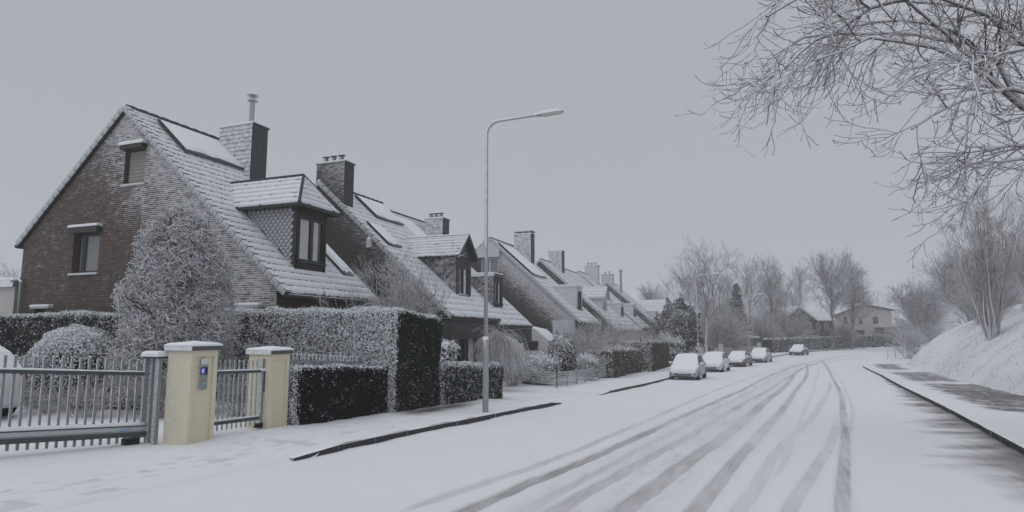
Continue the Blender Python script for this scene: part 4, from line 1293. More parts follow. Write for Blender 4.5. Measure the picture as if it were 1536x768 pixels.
# ---- two houses across the bend
def far_house_brown():
    base = .0
    o = Vector((5.2, 121.0, base)); u = Vector((.93, .36, 0)); v = Vector((-.36, .93, 0))
    h = thing('chalet_house', 'brown gabled chalet with balcony behind the bend hedge', 'house', o)
    P = lambda a, b, c: o + u * a + v * b + Vector((0, 0, c))
    # gable turned to the street on the left, eave on the right
    w = MB(); w.prism([P(0, 0, -1), P(5.3, 0, -1), P(5.3, 0, 4.1), P(2.65, 0, 6.1), P(0, 0, 4.1)], v * 8)
    w.build('wall', 'render_brown', h)
    w = MB(); w.prism([P(5.3, 1.2, -1), P(9.4, 1.2, -1), P(9.4, 1.2, 3.7), P(5.3, 1.2, 3.7)], v * 6.8); w.build('side_wing', 'render_brown', h)
    r = MB()
    r.prism([P(-.6, -.5, 3.75), P(2.65, -.5, 6.25), P(5.9, -.5, 3.75), P(5.9, -.5, 3.55), P(2.65, -.5, 6.0), P(-.6, -.5, 3.55)], v * 9)
    ro = r.build('roof', 'tile_dark', h)
    courses('roof_tiles', [(P(5.9, -.5, 3.78), P(5.9, 8.5, 3.78), P(2.65, 8.5, 6.28), P(2.65, -.5, 6.28), 6, 12), (P(-.6, 8.5, 3.78), P(-.6, -.5, 3.78), P(2.65, -.5, 6.28), P(2.65, 8.5, 6.28), 6, 12),
                             (P(5.2, .8, 3.75), P(9.7, .8, 3.75), P(9.7, 4.5, 5.9), P(4.2, 4.5, 5.9), 6, 12)], ro, cover=.6)
    bb = MB()
    for a, b in ((P(-.6, -.53, 3.55), P(2.65, -.53, 6.0)), (P(5.9, -.53, 3.55), P(2.65, -.53, 6.0))):
        bb.prism([a, b, b + Vector((0, 0, .3)), a + Vector((0, 0, .3))], -v * .04)
    bb.build('barge_board', 'frame_white', h)
    for (a, b_, c, d) in ((.7, 1.5, 1.5, 3.4), (1.9, 3.2, 1.4, 3.6), (3.5, 4.9, 1.5, 3.4)):
        window(h, P(a, -.085, c), u, -v, b_ - a, d - c, frame='frame_white' if a != 1.9 else 'frame_dark', pane='pane' if a == 1.9 else 'pane_net')
    for (a, b_) in ((6.3, 7.0), (7.8, 8.5)):
        window(h, P(a, 1.115, 2.2), u, -v, b_ - a, 1.2, frame='frame_white', pane='pane_net')
    bl = MB(); bl.obox(P(2.6, -1.3, 1.0), u * 2.9, v * 1.28, Vector((0, 0, .12)))
    bl.obox(P(2.6, -1.3, 2.0), u * 2.9, v * .06, Vector((0, 0, .08)))
    for k in range(8): bl.obox(P(2.6 + k * .4, -1.3, 1.1), u * .06, v * .06, Vector((0, 0, .9)))
    bl.build('balcony', 'frame_white', h)
far_house_brown()
def far_house_pale():
    o = Vector((14.6, 133.0, .2)); u = Vector((.93, .36, 0)); v = Vector((-.36, .93, 0))
    h = thing('pale_long_house', 'long pale rendered house with low roof and small chimney beyond the bend', 'house', o)
    P = lambda a, b, c: o + u * a + v * b + Vector((0, 0, c))
    w = MB(); w.prism([P(0, 0, -1.5), P(11, 0, -1.5), P(11, 0, 5.6), P(5.5, 0, 6.6), P(0, 0, 4.6)], v * 8); w.build('wall', 'render_pale', h)
    r = MB(); r.prism([P(-.5, -.5, 4.6), P(5.5, -.5, 6.85), P(11.5, -.5, 5.7), P(11.5, -.5, 5.5), P(5.5, -.5, 6.6), P(-.5, -.5, 4.4)], v * 9); ro = r.build('roof', 'tile_dark', h)
    s = MB(); s.prism([P(-.5, -.52, 4.62), P(5.5, -.52, 6.87), P(11.5, -.52, 5.72), P(11.5, -.52, 5.8), P(5.5, -.52, 6.97), P(-.5, -.52, 4.72)], v * 9.04); s.build('snow', 'plain_snow', ro)
    MB().obox(P(7.9, 3, 5.5), u * .7, v * .7, Vector((0, 0, 2.0))).build('chimney', 'brick_far', h)
    for a in (1.5, 2.9, 4.4, 7.2):
        wd = 1.0 if a < 7 else 1.2
        window(h, P(a, -.085, 3.0), u, -v, wd, 1.5, frame='frame_white', pane='pane')
    for a, wd in ((1.0, 1.6), (3.7, 1.8)):
        window(h, P(a, -.085, .3), u, -v, wd, 1.6, frame='frame_dark', pane='pane')
    q = MB(); q.obox(P(7.5, -2.5, 2.2), u * 4.6, v * 2.49, Vector((0, 0, .2))); 
    q.obox(P(7.6, -2.4, -1.2), u * .15, v * .15, Vector((0, 0, 3.4))); q.obox(P(11.9, -2.4, -1.2), u * .15, v * .15, Vector((0, 0, 3.4)))
    co = q.build('carport', 'frame_dark', h)
    q = MB(); q.obox(P(7.48, -2.52, 2.403), u * 4.64, v * 2.48, Vector((0, 0, .1))); q.build('snow', 'plain_snow', co)
far_house_pale()
def garage(x, y, label, w=5.0, d=4.0, h=2.2, ang=.15):
    z0 = float(T(x, y))
    o = Vector((x, y, z0)); u = Vector((math.cos(ang), math.sin(ang), 0)); v = Vector((-math.sin(ang), math.cos(ang), 0))
    g = thing('garden_shed', label, 'shed', o)
    P = lambda a, b, c: o + u * a + v * b + Vector((0, 0, c))
    MB().obox(P(0, 0, -.3), u * w, v * d, Vector((0, 0, h + .3))).build('wall', 'render_brown', g)
    MB().prism([P(-.3, -.3, h), P(w + .3, -.3, h), P(w + .3, -.3, h + .15), P(w * .5, -.3, h + .55), P(-.3, -.3, h + .15)], v * (d + .6)).build('roof', 'slate', g)
    s = MB(); s.prism([P(-.3, -.32, h + .15), P(w * .5, -.32, h + .552), P(w + .3, -.32, h + .15), P(w + .25, -.32, h + .24), P(w * .5, -.32, h + .65), P(-.25, -.32, h + .24)], v * (d + .64)); s.build('snow', 'plain_snow', g)
    MB().obox(P(w * .3, -.03, 0), u * 1.0, v * .028, Vector((0, 0, 1.9))).build('door', 'frame_white', g)
garage(-4.2, 98.0, 'low brown shed with snowy roof behind the third street lamp', 4.8, 4, 2.0)
garage(-1.6, 106.0, 'taller brown shed set back above the low shed', 4.4, 4, 3.2, .2)

# ================================================================== GATES AND PILLARS
def pillar(x0, x1, y0, y1, zb, zt, label):
    p = thing('gate_pillar', label, 'pillar', ((x0 + x1) / 2, (y0 + y1) / 2, zb))
    b = MB(); i = .035; m = .075
    b.box(x0, x1 - i, y0, y1, zb - .3, zt)
    # raised border on the street face leaves a sunk panel
    b.box(x1 - i + .001, x1, y0, y0 + m, zb - .3, zt)
    b.box(x1 - i + .001, x1, y1 - m, y1, zb - .3, zt)
    b.box(x1 - i + .001, x1, y0 + m + .001, y1 - m - .001, zt - .10, zt)
    b.build('shaft', 'cream', p)
    c = MB().box(x0 - .045, x1 + .045, y0 - .045, y1 + .045, zt + .002, zt + .07)
    c.build('cap', 'coping', p)
    xm, ym = (x0 + x1) / 2, (y0 + y1) / 2
    s = MB(); L = [(-.05, .0), (-.05, .025), (.0, .05), (.26, .085)]
    rings = [[(x0 + a, y0 + a, zt + .072 + h), (x1 - a, y0 + a, zt + .072 + h), (x1 - a, y1 - a, zt + .072 + h), (x0 + a, y1 - a, zt + .072 + h)] for a, h in L]
    k = 0
    for r in rings: s.v += r
    s.f.append([3, 2, 1, 0]); s.m.append(0)
    for q in range(len(rings) - 1):
        for j in range(4):
            jj = (j + 1) % 4
            s.f.append([q * 4 + j, q * 4 + jj, q * 4 + 4 + jj, q * 4 + 4 + j]); s.m.append(0)
    n = (len(rings) - 1) * 4
    s.f.append([n, n + 1, n + 2, n + 3]); s.m.append(0)
    s.build('snow', 'plain_snow', p)
    return p
pillar(-9.02, -8.5, 7.62, 8.15, float(T(-8.7, 7.8)), 1.40, 'cream rendered gate pillar with intercom and slate cap')
pillar(-9.02, -8.5, 9.40, 9.92, float(T(-8.7, 9.6)), 1.28, 'plain cream gate pillar next to the low clipped hedge')
ic = thing('intercom', 'grey intercom panel with lit blue screen on cream pillar', 'intercom', (-8.53, 7.885, .78))
MB().box(-8.533, -8.505, 7.80, 7.965, .76, 1.16).build('housing', 'galv', ic)
sn = MB(); sn.box(-8.504, -8.501, 7.815, 7.95, 1.165, 1.27, 0); sn.build('nameplate', 'plate_white', ic)
MB().box(-8.5045, -8.4985, 7.815, 7.95, 1.005, 1.125).build('bezel', 'black_part', ic)
sc_ = MB().box(-8.4984, -8.4975, 7.825, 7.90, 1.02, 1.11).build('screen', 'screen', ic)
MB().box(-8.4974, -8.4970, 7.835, 7.875, 1.035, 1.095).build('screen_glow', 'screen_text', sc_)
MB().box(-8.5045, -8.5015, 7.825, 7.915, .895, .915).build('red_strip', 'orange', ic)
MB().box(-8.5045, -8.5015, 7.89, 7.93, .855, .868).build('white_strip', 'plate_white', ic)

def sliding_gate():
    A = Vector((-9.40, 7.50, 0)); B = Vector((-10.75, 2.0, 0))
    u = (B - A).normalized(); L = (B - A).length
    n = Vector((-u.y, u.x, 0)); 
    if n.x < 0: n = -n
    sl = .072                                   # gate follows the rise of the driveway
    def P(a, h, o=0.): return A + u * a + n * o + Vector((0, 0, h + sl * a))
    g = thing('sliding_gate', 'galvanised steel sliding gate of upright bars on a heavy beam', 'gate', (A.x, A.y, float(T(A.x, A.y))))
    zb, zr, zs = .02, 1.045, 1.25
    def rail(h0, h1, o0, o1, nm, m, a0=-.08):
        b = MB(); p = [P(a0, h0, o0), P(L, h0, o0), P(L, h0, o1), P(a0, h0, o1), P(a0, h1, o0), P(L, h1, o0), P(L, h1, o1), P(a0, h1, o1)]
        b.hexa(p); return b.build(nm, m, g)
    rail(zr - .055, zr, -.03, .03, 'top_rail', 'galv_dark')
    bm = rail(zb, zb + .075, -.07, .07, 'lower_beam', 'galv_dark')
    rail(zb + .078, zb + .092, -.062, .062, 'beam_groove', 'galv')
    rail(zb + .095, zb + .155, -.055, .055, 'beam_band', 'gate_band')
    rail(zb + .158, zb + .175, -.06, .06, 'beam_lip', 'galv_dark')
    s = MB(); m = 40
    prof = [(-.06, .177), (-.062, .205), (-.03, .232), (.03, .228), (.062, .20), (.06, .177)]
    rr = random.Random(3)
    rings = []
    for i in range(m + 1):
        a = -.05 + (L + .04) * i / m; j = rr.uniform(-.010, .012)
        rings.append([P(a, zb + h + (j if h > .19 else 0), o) for o, h in prof])
    for r in rings: s.v += [tuple(q) for q in r]
    k = len(prof)
    for i in range(m):
        for j in range(k):
            jj = (j + 1) % k
            s.f.append([i * k + j, i * k + jj, i * k + k + jj, i * k + k + j]); s.m.append(0)
    s.f.append(list(range(k))); s.m.append(0); s.f.append([m * k + j for j in range(k)]); s.m.append(0)
    s.build('beam_snow', 'plain_snow', g, smooth=True)
    s = MB()
    for i in range(m):
        a0, a1 = L * i / m, L * (i + 1) / m
        j = rr.uniform(.012, .03)
        s.hexa([P(a0, zr + .002, -.03), P(a1, zr + .002, -.03), P(a1, zr + .002, .03), P(a0, zr + .002, .03), P(a0, zr + j, -.018), P(a1, zr + j, -.018), P(a1, zr + j, .018), P(a0, zr + j, .018)])
    s.build('rail_snow', 'plain_snow', g)
    # bars: one mesh shared by all, its pointed top clear of the rail and its foot below the beam
    b = MB(); w = .017
    b.box(-w, w, -w, w, 0, 1.31 - zb + .03); bar_me = None
    t = 1.31 - zb + .03
    b.hexa([(-w, -w, t), (w, -w, t), (w, w, t), (-w, w, t), (-w, .0, t + .03), (w, .0, t + .03), (w, w, t + .025), (-w, w, t + .025)])
    bar_me = b.mesh('bar', ['galv_bar'])
    nb = int(L / .118)
    ang = math.atan2(u.y, u.x)
    for i in range(nb):
        a = .10 + i * .118
        o = link('bar', bar_me, g)
        p = P(a, zb - .10)
        o.location = p - Vector(g.location); o.rotation_euler = (0, 0, ang)
        o.scale = (1, 1, (zs - (zb - .10)) / (t + .03))
    st = MB(); st.obox(P(-.06, zb - .02, -.03), u * .06, n * .06, Vector((0, 0, zs - zb + .04))); st.build('end_stile', 'galv', g)
    # roller under the beam
    r = MB(); r.obox(P(.02, zb - .14, -.07), u * .22, n * .14, Vector((0, 0, .13))); r.obox(P(-.10, zb - .19, -.10), u * .42, n * .2, Vector((0, 0, .05))); r.build('roller_carriage', 'black_part', g)
    lb = MB(); lb.obox(P(.16, zb + .105, .056), u * .17, n * .003, Vector((0, 0, .035 + .0))); lb.build('maker_label', 'blue_print', g)
    return g
sliding_gate()
gp = thing('gate_guide_post', 'pair of galvanised guide posts with snow on their bracket', 'post', (-9.26, 7.48, float(T(-9.2, 7.5))))
zz = gp.location.z
MB().box(-9.37, -9.29, 7.56, 7.63, zz - .05, 1.27).build('post', 'galv', gp)
MB().box(-9.15, -9.07, 7.50, 7.57, zz - .05, 1.27).build('post', 'galv', gp)
MB().box(-9.42, -9.05, 7.46, 7.66, 1.272, 1.30).build('bracket', 'galv_dark', gp)
s = MB(); snow_cap(s, -9.43, -9.05, 7.45, 7.67, 1.302, .09); s.build('snow', 'plain_snow', gp)

def small_gate():
    x = -8.66; y0, y1 = 8.20, 9.33
    z0 = float(T(x, 8.7)) + .03
    g = thing('pedestrian_gate', 'narrow barred steel gate hung between the cream pillars', 'gate', (x, y0, z0))
    sl = -.03
    Z = lambda y, h: z0 + h + sl * (y - y0)
    for (h0, h1, nm) in ((1.02, 1.07, 'top_rail'), (.16, .22, 'bottom_rail')):
        b = MB(); b.hexa([(x - .02, y0, Z(y0, h0)), (x + .02, y0, Z(y0, h0)), (x + .02, y1, Z(y1, h0)), (x - .02, y1, Z(y1, h0)), (x - .02, y0, Z(y0, h1)), (x + .02, y0, Z(y0, h1)), (x + .02, y1, Z(y1, h1)), (x - .02, y1, Z(y1, h1))])
        b.build(nm, 'galv_dark', g)
        s = MB(); s.hexa([(x - .02, y0, Z(y0, h1 + .002)), (x + .02, y0, Z(y0, h1 + .002)), (x + .02, y1, Z(y1, h1 + .002)), (x - .02, y1, Z(y1, h1 + .002)), (x - .012, y0, Z(y0, h1 + .026)), (x + .012, y0, Z(y0, h1 + .026)), (x + .012, y1, Z(y1, h1 + .02)), (x - .012, y1, Z(y1, h1 + .02))])
        s.build('rail_snow', 'plain_snow', g)
    w = .011
    me = MB().box(-w, w, -w, w, 0, 1.2).mesh('bar', ['galv'])
    for i in range(10):
        y = y0 + .06 + i * .108
        o = link('bar', me, g); o.location = (0, y - y0, .06 + sl * (y - y0))
    MB().box(x - .03, x + .03, y1 + .01, y1 + .06, z0 - .03, z0 + 1.24).build('lock_stile', 'galv', g)
    MB().box(x - .01, x + .05, y1 + .065, y1 + .13, z0 + .62, z0 + 1.0).build('lock_box', 'galv_dark', g)
    MB().box(x - .05, x + .05, y1 - .06, y1 + .08, z0 - .02, z0 + .07).build('ground_stop', 'black_part', g)
    s = MB(); snow_cap(s, x - .04, x + .07, y1 - .02, y1 + .14, z0 + 1.02, .04); s.build('lock_snow', 'plain_snow', g)
small_gate()
def hedge_fence():
    x = -8.80; y0, y1 = 9.95, 12.6
    z0 = float(T(x, 11))
    g = thing('railing', 'snowy spiked steel railing rising just above the low clipped hedge', 'fence', (x, y0, z0))
    def Z(y): return np.interp(y, [y0, y1], [1.27, 1.09])
    b = MB(); b.hexa([(x - .02, y0, Z(y0) - .14), (x + .02, y0, Z(y0) - .14), (x + .02, y1, Z(y1) - .14), (x - .02, y1, Z(y1) - .14), (x - .02, y0, Z(y0) - .09), (x + .02, y0, Z(y0) - .09), (x + .02, y1, Z(y1) - .09), (x - .02, y1, Z(y1) - .09)])
    b.build('top_rail', 'galv', g)
    me = MB().box(-.011, .011, -.011, .011, 0, 1.25).hexa([(-.012, -.016, 1.251), (.012, -.016, 1.251), (.012, .016, 1.251), (-.012, .016, 1.251), (-.004, -.008, 1.285), (.004, -.008, 1.285), (.004, .008, 1.285), (-.004, .008, 1.285)], 1).mesh('bar', ['galv', 'plain_snow'])
    n = 22
    for i in range(n):
        y = y0 + .06 + (y1 - y0 - .1) * i / (n - 1)
        o = link('bar', me, g); o.location = (0, y - y0, Z(y) - 1.25 - z0)
    for y in (y0 + .02, (y0 + y1) / 2 + .15, y1):
        MB().box(x - .03, x + .03, y - .03, y + .03, z0 - .05, Z(y) + .04).build('post', 'galv', g)
hedge_fence()

# ================================================================== STREET LAMPS
def lamp_tree():
    root = thing('street_lamp', 'tall grey street lamp with curved arm standing beside the tall hedge end', 'street lamp')
    b = MB(); b.tube([(0, 0, -.2), (0, 0, 1.75), (0, 0, 1.80), (0, 0, 1.86), (0, 0, 1.90)], [.078, .076, .088, .088, .056], 14)
    b.build('base_column', 'pole_grey', root, local=True, smooth=True)
    b = MB(); pts = [(0, 0, 1.90), (0, 0, 4.5), (0, 0, 7.25)]; rs = [.055, .046, .038]
    for k in range(1, 8):
        a = k / 7 * R(89); r = .36
        pts.append((r * (1 - math.cos(a)), 0, 7.25 + r * math.sin(a))); rs.append(.036)
    e = pts[-1]
    pts.append((e[0] + 1.05, 0, e[2] + .02)); rs.append(.03)
    b.tube(pts, rs, 10); b.build('pole', 'pole_grey', root, local=True, smooth=True)
    x0, z0 = pts[-1][0] - .05, pts[-1][2]
    h = MB(); t = .03
    secs = [(0, .05, .05), (.12, .09, .075), (.3, .115, .09), (.62, .115, .085), (.74, .09, .06), (.78, .05, .03)]
    rings = []
    for a, w, hh in secs:
        z = z0 + a * t
        rings.append([(x0 + a, -w, z - .02), (x0 + a, w, z - .02), (x0 + a, w * .8, z + hh * .7), (x0 + a, 0, z + hh), (x0 + a, -w * .8, z + hh * .7)])
    for r in rings: h.v += r
    k = 5
    for i in range(len(rings) - 1):
        for j in range(k):
            jj = (j + 1) % k
            h.f.append([i * k + j, i * k + jj, i * k + k + jj, i * k + k + j]); h.m.append(0)
    h.f.append(list(range(k))); h.m.append(0); h.f.append([(len(rings) - 1) * k + j for j in range(k)]); h.m.append(0)
    ho = h.build('lamp_head', 'pole_grey', root, local=True)
    l = MB(); P = lambda a, w, d: (x0 + a, w, z0 + a * t - d)
    l.hexa([P(.22, -.085, .055), P(.70, -.07, .055), P(.70, .07, .055), P(.22, .085, .055), P(.20, -.10, .022), P(.73, -.085, .022), P(.73, .085, .022), P(.20, .10, .022)])
    l.build('lens', 'lens', ho)
    return root
lamp = lamp_tree()
lamp.location = (-6.43, 14.79, float(T(-6.43, 14.79))); lamp['group'] = 'street lamps along the hedge side of the street'
for (x, y, hs, rz, lab) in ((-4.65, 58.5, 1.08, -.18, 'tall grey street lamp with curved arm behind the parked white car'), (-.6, 94.5, 1.08, -.3, 'tall grey street lamp with curved arm by the low brown sheds')):
    l2 = copy_tree(lamp); l2.location = (x, y, float(T(x, y))); l2.rotation_euler = (0, 0, rz); l2.scale = (1, 1, hs); l2['label'] = lab

# ================================================================== VEHICLES
def car(label, paintm, x, y, rot, L=4.0, H=1.47, W=1.70, style='hatch', plate='plate_white', group='cars parked along the kerb', z=None):
    z0 = float(gz(y)) + .01 if z is None else z
    root = thing('parked_car', label, 'car', (x, y, z0), rot, group=group)
    s = L / 4.0; w = W / 1.7; hS = H / 1.47
    # lower body: y station, bottom, belt height, half width
    stn = [(-2.0, .36, .58, .60), (-1.96, .24, .66, .72), (-1.80, .20, .745, .80), (-1.5, .20, .80, .83), (-1.0, .20, .90, .85), (-.6, .20, .93, .85), (.2, .20, .94, .85), (1.1, .20, .96, .85), (1.6, .20, .97, .82), (1.86, .22, .94, .77), (1.97, .30, .80, .70), (2.0, .42, .62, .62)]
    b = MB(); rings = []
    for (yy, zb, zt, hw) in stn:
        hw *= w; zt *= hS; yy *= s
        rings.append([(-hw * .90, yy, zb), (-hw, yy, zb + .12), (-hw, yy, zb + (zt - zb) * .72), (-hw * .94, yy, zt - .03), (-hw * .80, yy, zt), (-hw * .4, yy, zt + .03), (0, yy, zt + .035), (hw * .4, yy, zt + .03), (hw * .80, yy, zt), (hw * .94, yy, zt - .03), (hw, yy, zb + (zt - zb) * .72), (hw, yy, zb + .12), (hw * .90, yy, zb)])
    k = len(rings[0])
    for r in rings: b.v += r
    for i in range(len(rings) - 1):
        for j in range(k):
            jj = (j + 1) % k
            b.f.append([i * k + j, i * k + jj, i * k + k + jj, i * k + k + j]); b.m.append(0)
    b.f.append(list(range(k))); b.m.append(0); b.f.append([(len(rings) - 1) * k + j for j in range(k)]); b.m.append(0)
    body = b.build('body', paintm, root, local=True, smooth=True)
    # cabin: station y, roof height, half width low, half width top
    if style == 'hatch':
        cab = [(-1.12, .93, .80, .74), (-.78, 1.17, .81, .70), (-.38, 1.38, .81, .64), (-.05, 1.455, .81, .62), (.6, 1.47, .81, .62), (1.2, 1.43, .80, .60), (1.58, 1.30, .78, .60), (1.90, .96, .74, .68)]
    else:
        cab = [(-.98, .93, .80, .74), (-.5, 1.22, .81, .66), (-.15, 1.38, .81, .61), (.2, 1.42, .81, .60), (.7, 1.41, .80, .60), (1.05, 1.33, .79, .60), (1.45, 1.12, .77, .66), (1.72, .98, .74, .70)]
    zl = .90 * hS
    pts = []
    for (yy, zt, wl, wt) in cab:
        zt *= hS; yy *= s
        pts.append(dict(y=yy, zl=zl, zt=max(zt, zl + .02) if pts else .85 * hS, wl=wl * w, wt=wt * w))
    n = len(pts)
    def top(nm, i0, i1, m):
        q = MB()
        for i in range(i0, i1):
            a, c = pts[i], pts[i + 1]
            f = (-1, -.6, 0, .6, 1)
            for u0, u1 in zip(f[:-1], f[1:]):
                cr = lambda u: .035 * (1 - u * u)
                q.face([(u0 * a['wt'], a['y'], a['zt'] + cr(u0)), (u1 * a['wt'], a['y'], a['zt'] + cr(u1)), (u1 * c['wt'], c['y'], c['zt'] + cr(u1)), (u0 * c['wt'], c['y'], c['zt'] + cr(u0))])
        return q.build(nm, m, root, local=True, smooth=True, fix=False)
    top('windscreen', 0, 2, 'snow_glass'); top('roof', 2, n - 3, paintm); top('rear_window', n - 3, n - 1, 'snow_glass')
    for sd in (-1, 1):
        q = MB(); p = MB()
        for i in range(n - 1):
            a, c = pts[i], pts[i + 1]
            A0, A1 = (sd * a['wl'], a['y'], a['zl']), (sd * a['wt'], a['y'], a['zt'])
            C0, C1 = (sd * c['wl'], c['y'], c['zl']), (sd * c['wt'], c['y'], c['zt'])
            p.face([A0, C0, C1, A1])
            if 1 <= i <= n - 3:
                mixp = lambda lo, hi, f: tuple(lo[t] * (1 - f) + hi[t] * f + (sd * .006 if t == 0 else 0) for t in range(3))
                q.face([mixp(A0, A1, .10), mixp(C0, C1, .10), mixp(C0, C1, .86), mixp(A0, A1, .86)])
        p.build('cabin_side', paintm, root, local=True, fix=False)
        q.build('side_window', 'pane', root, local=True, fix=False)
        m = MB().obox((sd * .86 * w, -.86 * s, .93 * hS), (sd * .17, .03, 0), (0, .10, 0), (0, 0, .12)); m.build('mirror', paintm, root, local=True, bevel=.02)
        hl = MB(); hw = .80 * w
        hl.hexa([(sd * hw * .52, -1.985 * s, .575), (sd * hw * .93, -1.90 * s, .60), (sd * hw * .93, -1.80 * s, .60), (sd * hw * .52, -1.88 * s, .575), (sd * hw * .55, -1.965 * s, .66), (sd * hw * .99, -1.80 * s, .71), (sd * hw * .97, -1.7 * s, .71), (sd * hw * .55, -1.85 * s, .66)])
        hl.build('headlight', 'headlight', root, local=True)
        tl = MB().hexa([(sd * .60 * w, 1.93 * s, .72), (sd * .80 * w, 1.84 * s, .74), (sd * .79 * w, 1.7 * s, .74), (sd * .60 * w, 1.8 * s, .72), (sd * .62 * w, 1.95 * s, .92), (sd * .785 * w, 1.86 * s, .95), (sd * .77 * w, 1.72 * s, .95), (sd * .62 * w, 1.82 * s, .92)])
        tl.build('tail_light', 'red_lamp', root, local=True)
        for yy in (-1.25 * s, 1.25 * s):
            wh = MB(); r = .30
            wh.tube([(sd * .64 * w, yy, r), (sd * .70 * w, yy, r), (sd * .855 * w, yy, r), (sd * .865 * w, yy, r)], [r, r, r, r * .93], 16)
            wo = wh.build('wheel', 'tyre', root, local=True)
            rm = MB().tube([(sd * .864 * w, yy, r), (sd * .872 * w, yy, r)], [r * .62, r * .55], 12); rm.build('rim', 'rim', wo)
    g = MB().hexa([(-.42 * w, -2.008 * s, .30), (.42 * w, -2.008 * s, .30), (.42 * w, -1.9 * s, .30), (-.42 * w, -1.9 * s, .30), (-.56 * w, -2.002 * s, .44), (.56 * w, -2.002 * s, .44), (.56 * w, -1.9 * s, .44), (-.56 * w, -1.9 * s, .44)]); g.build('grille', 'black_part', root, local=True)
    g = MB().box(-.62 * w, .62 * w, -2.0 * s, -1.85 * s, .17, .26); g.build('lower_spoiler', 'black_part', root, local=True)
    for sd in (-1, 1):
        MB().box(sd * .66 * w - .06, sd * .66 * w + .06, -1.975 * s, -1.9 * s, .35, .45).build('fog_lamp', 'black_part', root, local=True)
    MB().box(-.26, .26, -2.03 * s, -2.012 * s, .40, .51).build('number_plate', plate, root, local=True)
    MB().box(-.26, .26, 2.004 * s, 2.02 * s, .60, .71).build('number_plate', 'plate_yellow', root, local=True)
    return root
def heading(y):   # road tangent on the hedge side
    return -math.atan2(float(XL(y + 3) - XL(y - 3)), 6.0)
for (x, y, pm, L, H, W, st, lab) in (
        (-3.93, 41.2, 'paint_silver', 4.0, 1.52, 1.74, 'hatch', 'silver hatchback under snow, first of the cars parked at the brown hedge'),
        (-2.95, 52.6, 'paint_white', 4.1, 1.50, 1.76, 'hatch', 'pale snow covered car parked right behind the silver hatchback'),
        (-1.35, 63.2, 'paint_grey', 4.2, 1.43, 1.72, 'sedan', 'dark car with snowy bonnet parked between two pale cars'),
        (.65, 72.2, 'paint_silver', 3.9, 1.50, 1.70, 'hatch', 'small silver snow covered car parked near the low garden wall'),
        (5.75, 94.2, 'paint_dark', 4.3, 1.45, 1.74, 'sedan', 'dark saloon with snowy roof parked alone before the bend hedge')):
    car(lab, pm, x, y, heading(y) - .02, L, H, W, st)
car('blue car half hidden behind bare shrubs beyond the little fence', 'paint_blue', 22.5, 101.5, -1.0, 4.2, 1.45, 1.74, 'sedan')
car('white car standing in the driveway behind the sliding gate', 'paint_white', -15.85, 7.72, R(-90) + 0.0, 4.0, 1.5, 1.72, 'hatch', group='cars in driveways', z=float(T(-15, 7.5)))

def caravan():
    o = Vector((-12.0, 38.3, float(T(-13, 38.3))))
    c = thing('caravan', 'white caravan with dark window parked between two brick houses', 'caravan', o)
    prof = [(0.0, .55), (.12, 1.3), (-.35, 2.05), (-1.2, 2.75), (-2.0, 2.95), (-5.0, 2.95), (-5.4, 2.6), (-5.5, .6), (-5.2, .45), (-.3, .45)]
    b = MB().prism([(o.x + x, o.y, o.z + z) for x, z in prof], (0, 2.2, 0)); b.build('body', 'caravan_white', c, bevel=.08)
    w = MB().box(o.x - 1.95, o.x - .95, o.y - .02, o.y - .003, o.z + 1.5, o.z + 2.1); w.build('window', 'pane', c)
    w = MB().box(o.x - 4.3, o.x - 3.3, o.y - .02, o.y - .003, o.z + 1.5, o.z + 2.1); w.build('window', 'pane', c)
    s = MB().prism([(o.x + x, o.y - .02, o.z + z) for x, z in ((-.30, 2.06), (-1.18, 2.77), (-2.0, 2.97), (-5.0, 2.97), (-5.0, 3.06), (-2.0, 3.06), (-1.1, 2.87), (-.2, 2.12))], (0, 2.24, 0)); s.build('snow', 'plain_snow', c)
    for y in (o.y + .25, o.y + 1.95):
        MB().tube([(o.x - 3, y - .1, o.z + .32), (o.x - 3, y + .1, o.z + .32)], [.32, .32], 14).build('wheel', 'tyre', c)
    MB().tube([(o.x - .2, o.y + 1.1, o.z + .5), (o.x + 1.0, o.y + 1.1, o.z + .45), (o.x + 1.0, o.y + 1.1, o.z + .0)], [.05, .05, .03], 6).build('tow_bar', 'galv_dark', c)
caravan()

# ================================================================== GARDEN FENCE
def garden_fence():
    f = thing('garden_fence', 'low snowy fence of thin horizontal rails around the shrub garden', 'fence', (-8.03, 26.2, float(T(-8.03, 26.2))))
    runs = [((-11.4, 29.0), (-8.03, 26.2)), ((-8.03, 26.2), (-8.3, 37.0))]
    for (a, b_) in runs:
        A, B = Vector((*a, 0)), Vector((*b_, 0))
        L = (B - A).length; u = (B - A) / L
        zA, zB = float(T(*a)), float(T(*b_))
        n = max(2, round(L / 1.8))
        for i in range(n + 1):
            p = A + u * L * i / n; z = zA + (zB - zA) * i / n
            MB().tube([(p.x, p.y, z - .1), (p.x, p.y, z + .66)], [.03, .03], 6).build('post', 'galv', f)
        for k in range(6):
            h = .12 + k * .095
            m = MB(); pr = Vector((-u.y, u.x, 0)) * .014
            m.hexa([A - pr + Vector((0, 0, zA + h)), B - pr + Vector((0, 0, zB + h)), B + pr + Vector((0, 0, zB + h)), A + pr + Vector((0, 0, zA + h)),
                    A - pr + Vector((0, 0, zA + h + .06)), B - pr + Vector((0, 0, zB + h + .06)), B + pr + Vector((0, 0, zB + h + .06)), A + pr + Vector((0, 0, zA + h + .06))])
            m.build('rail', 'fence_rail', f)
garden_fence()
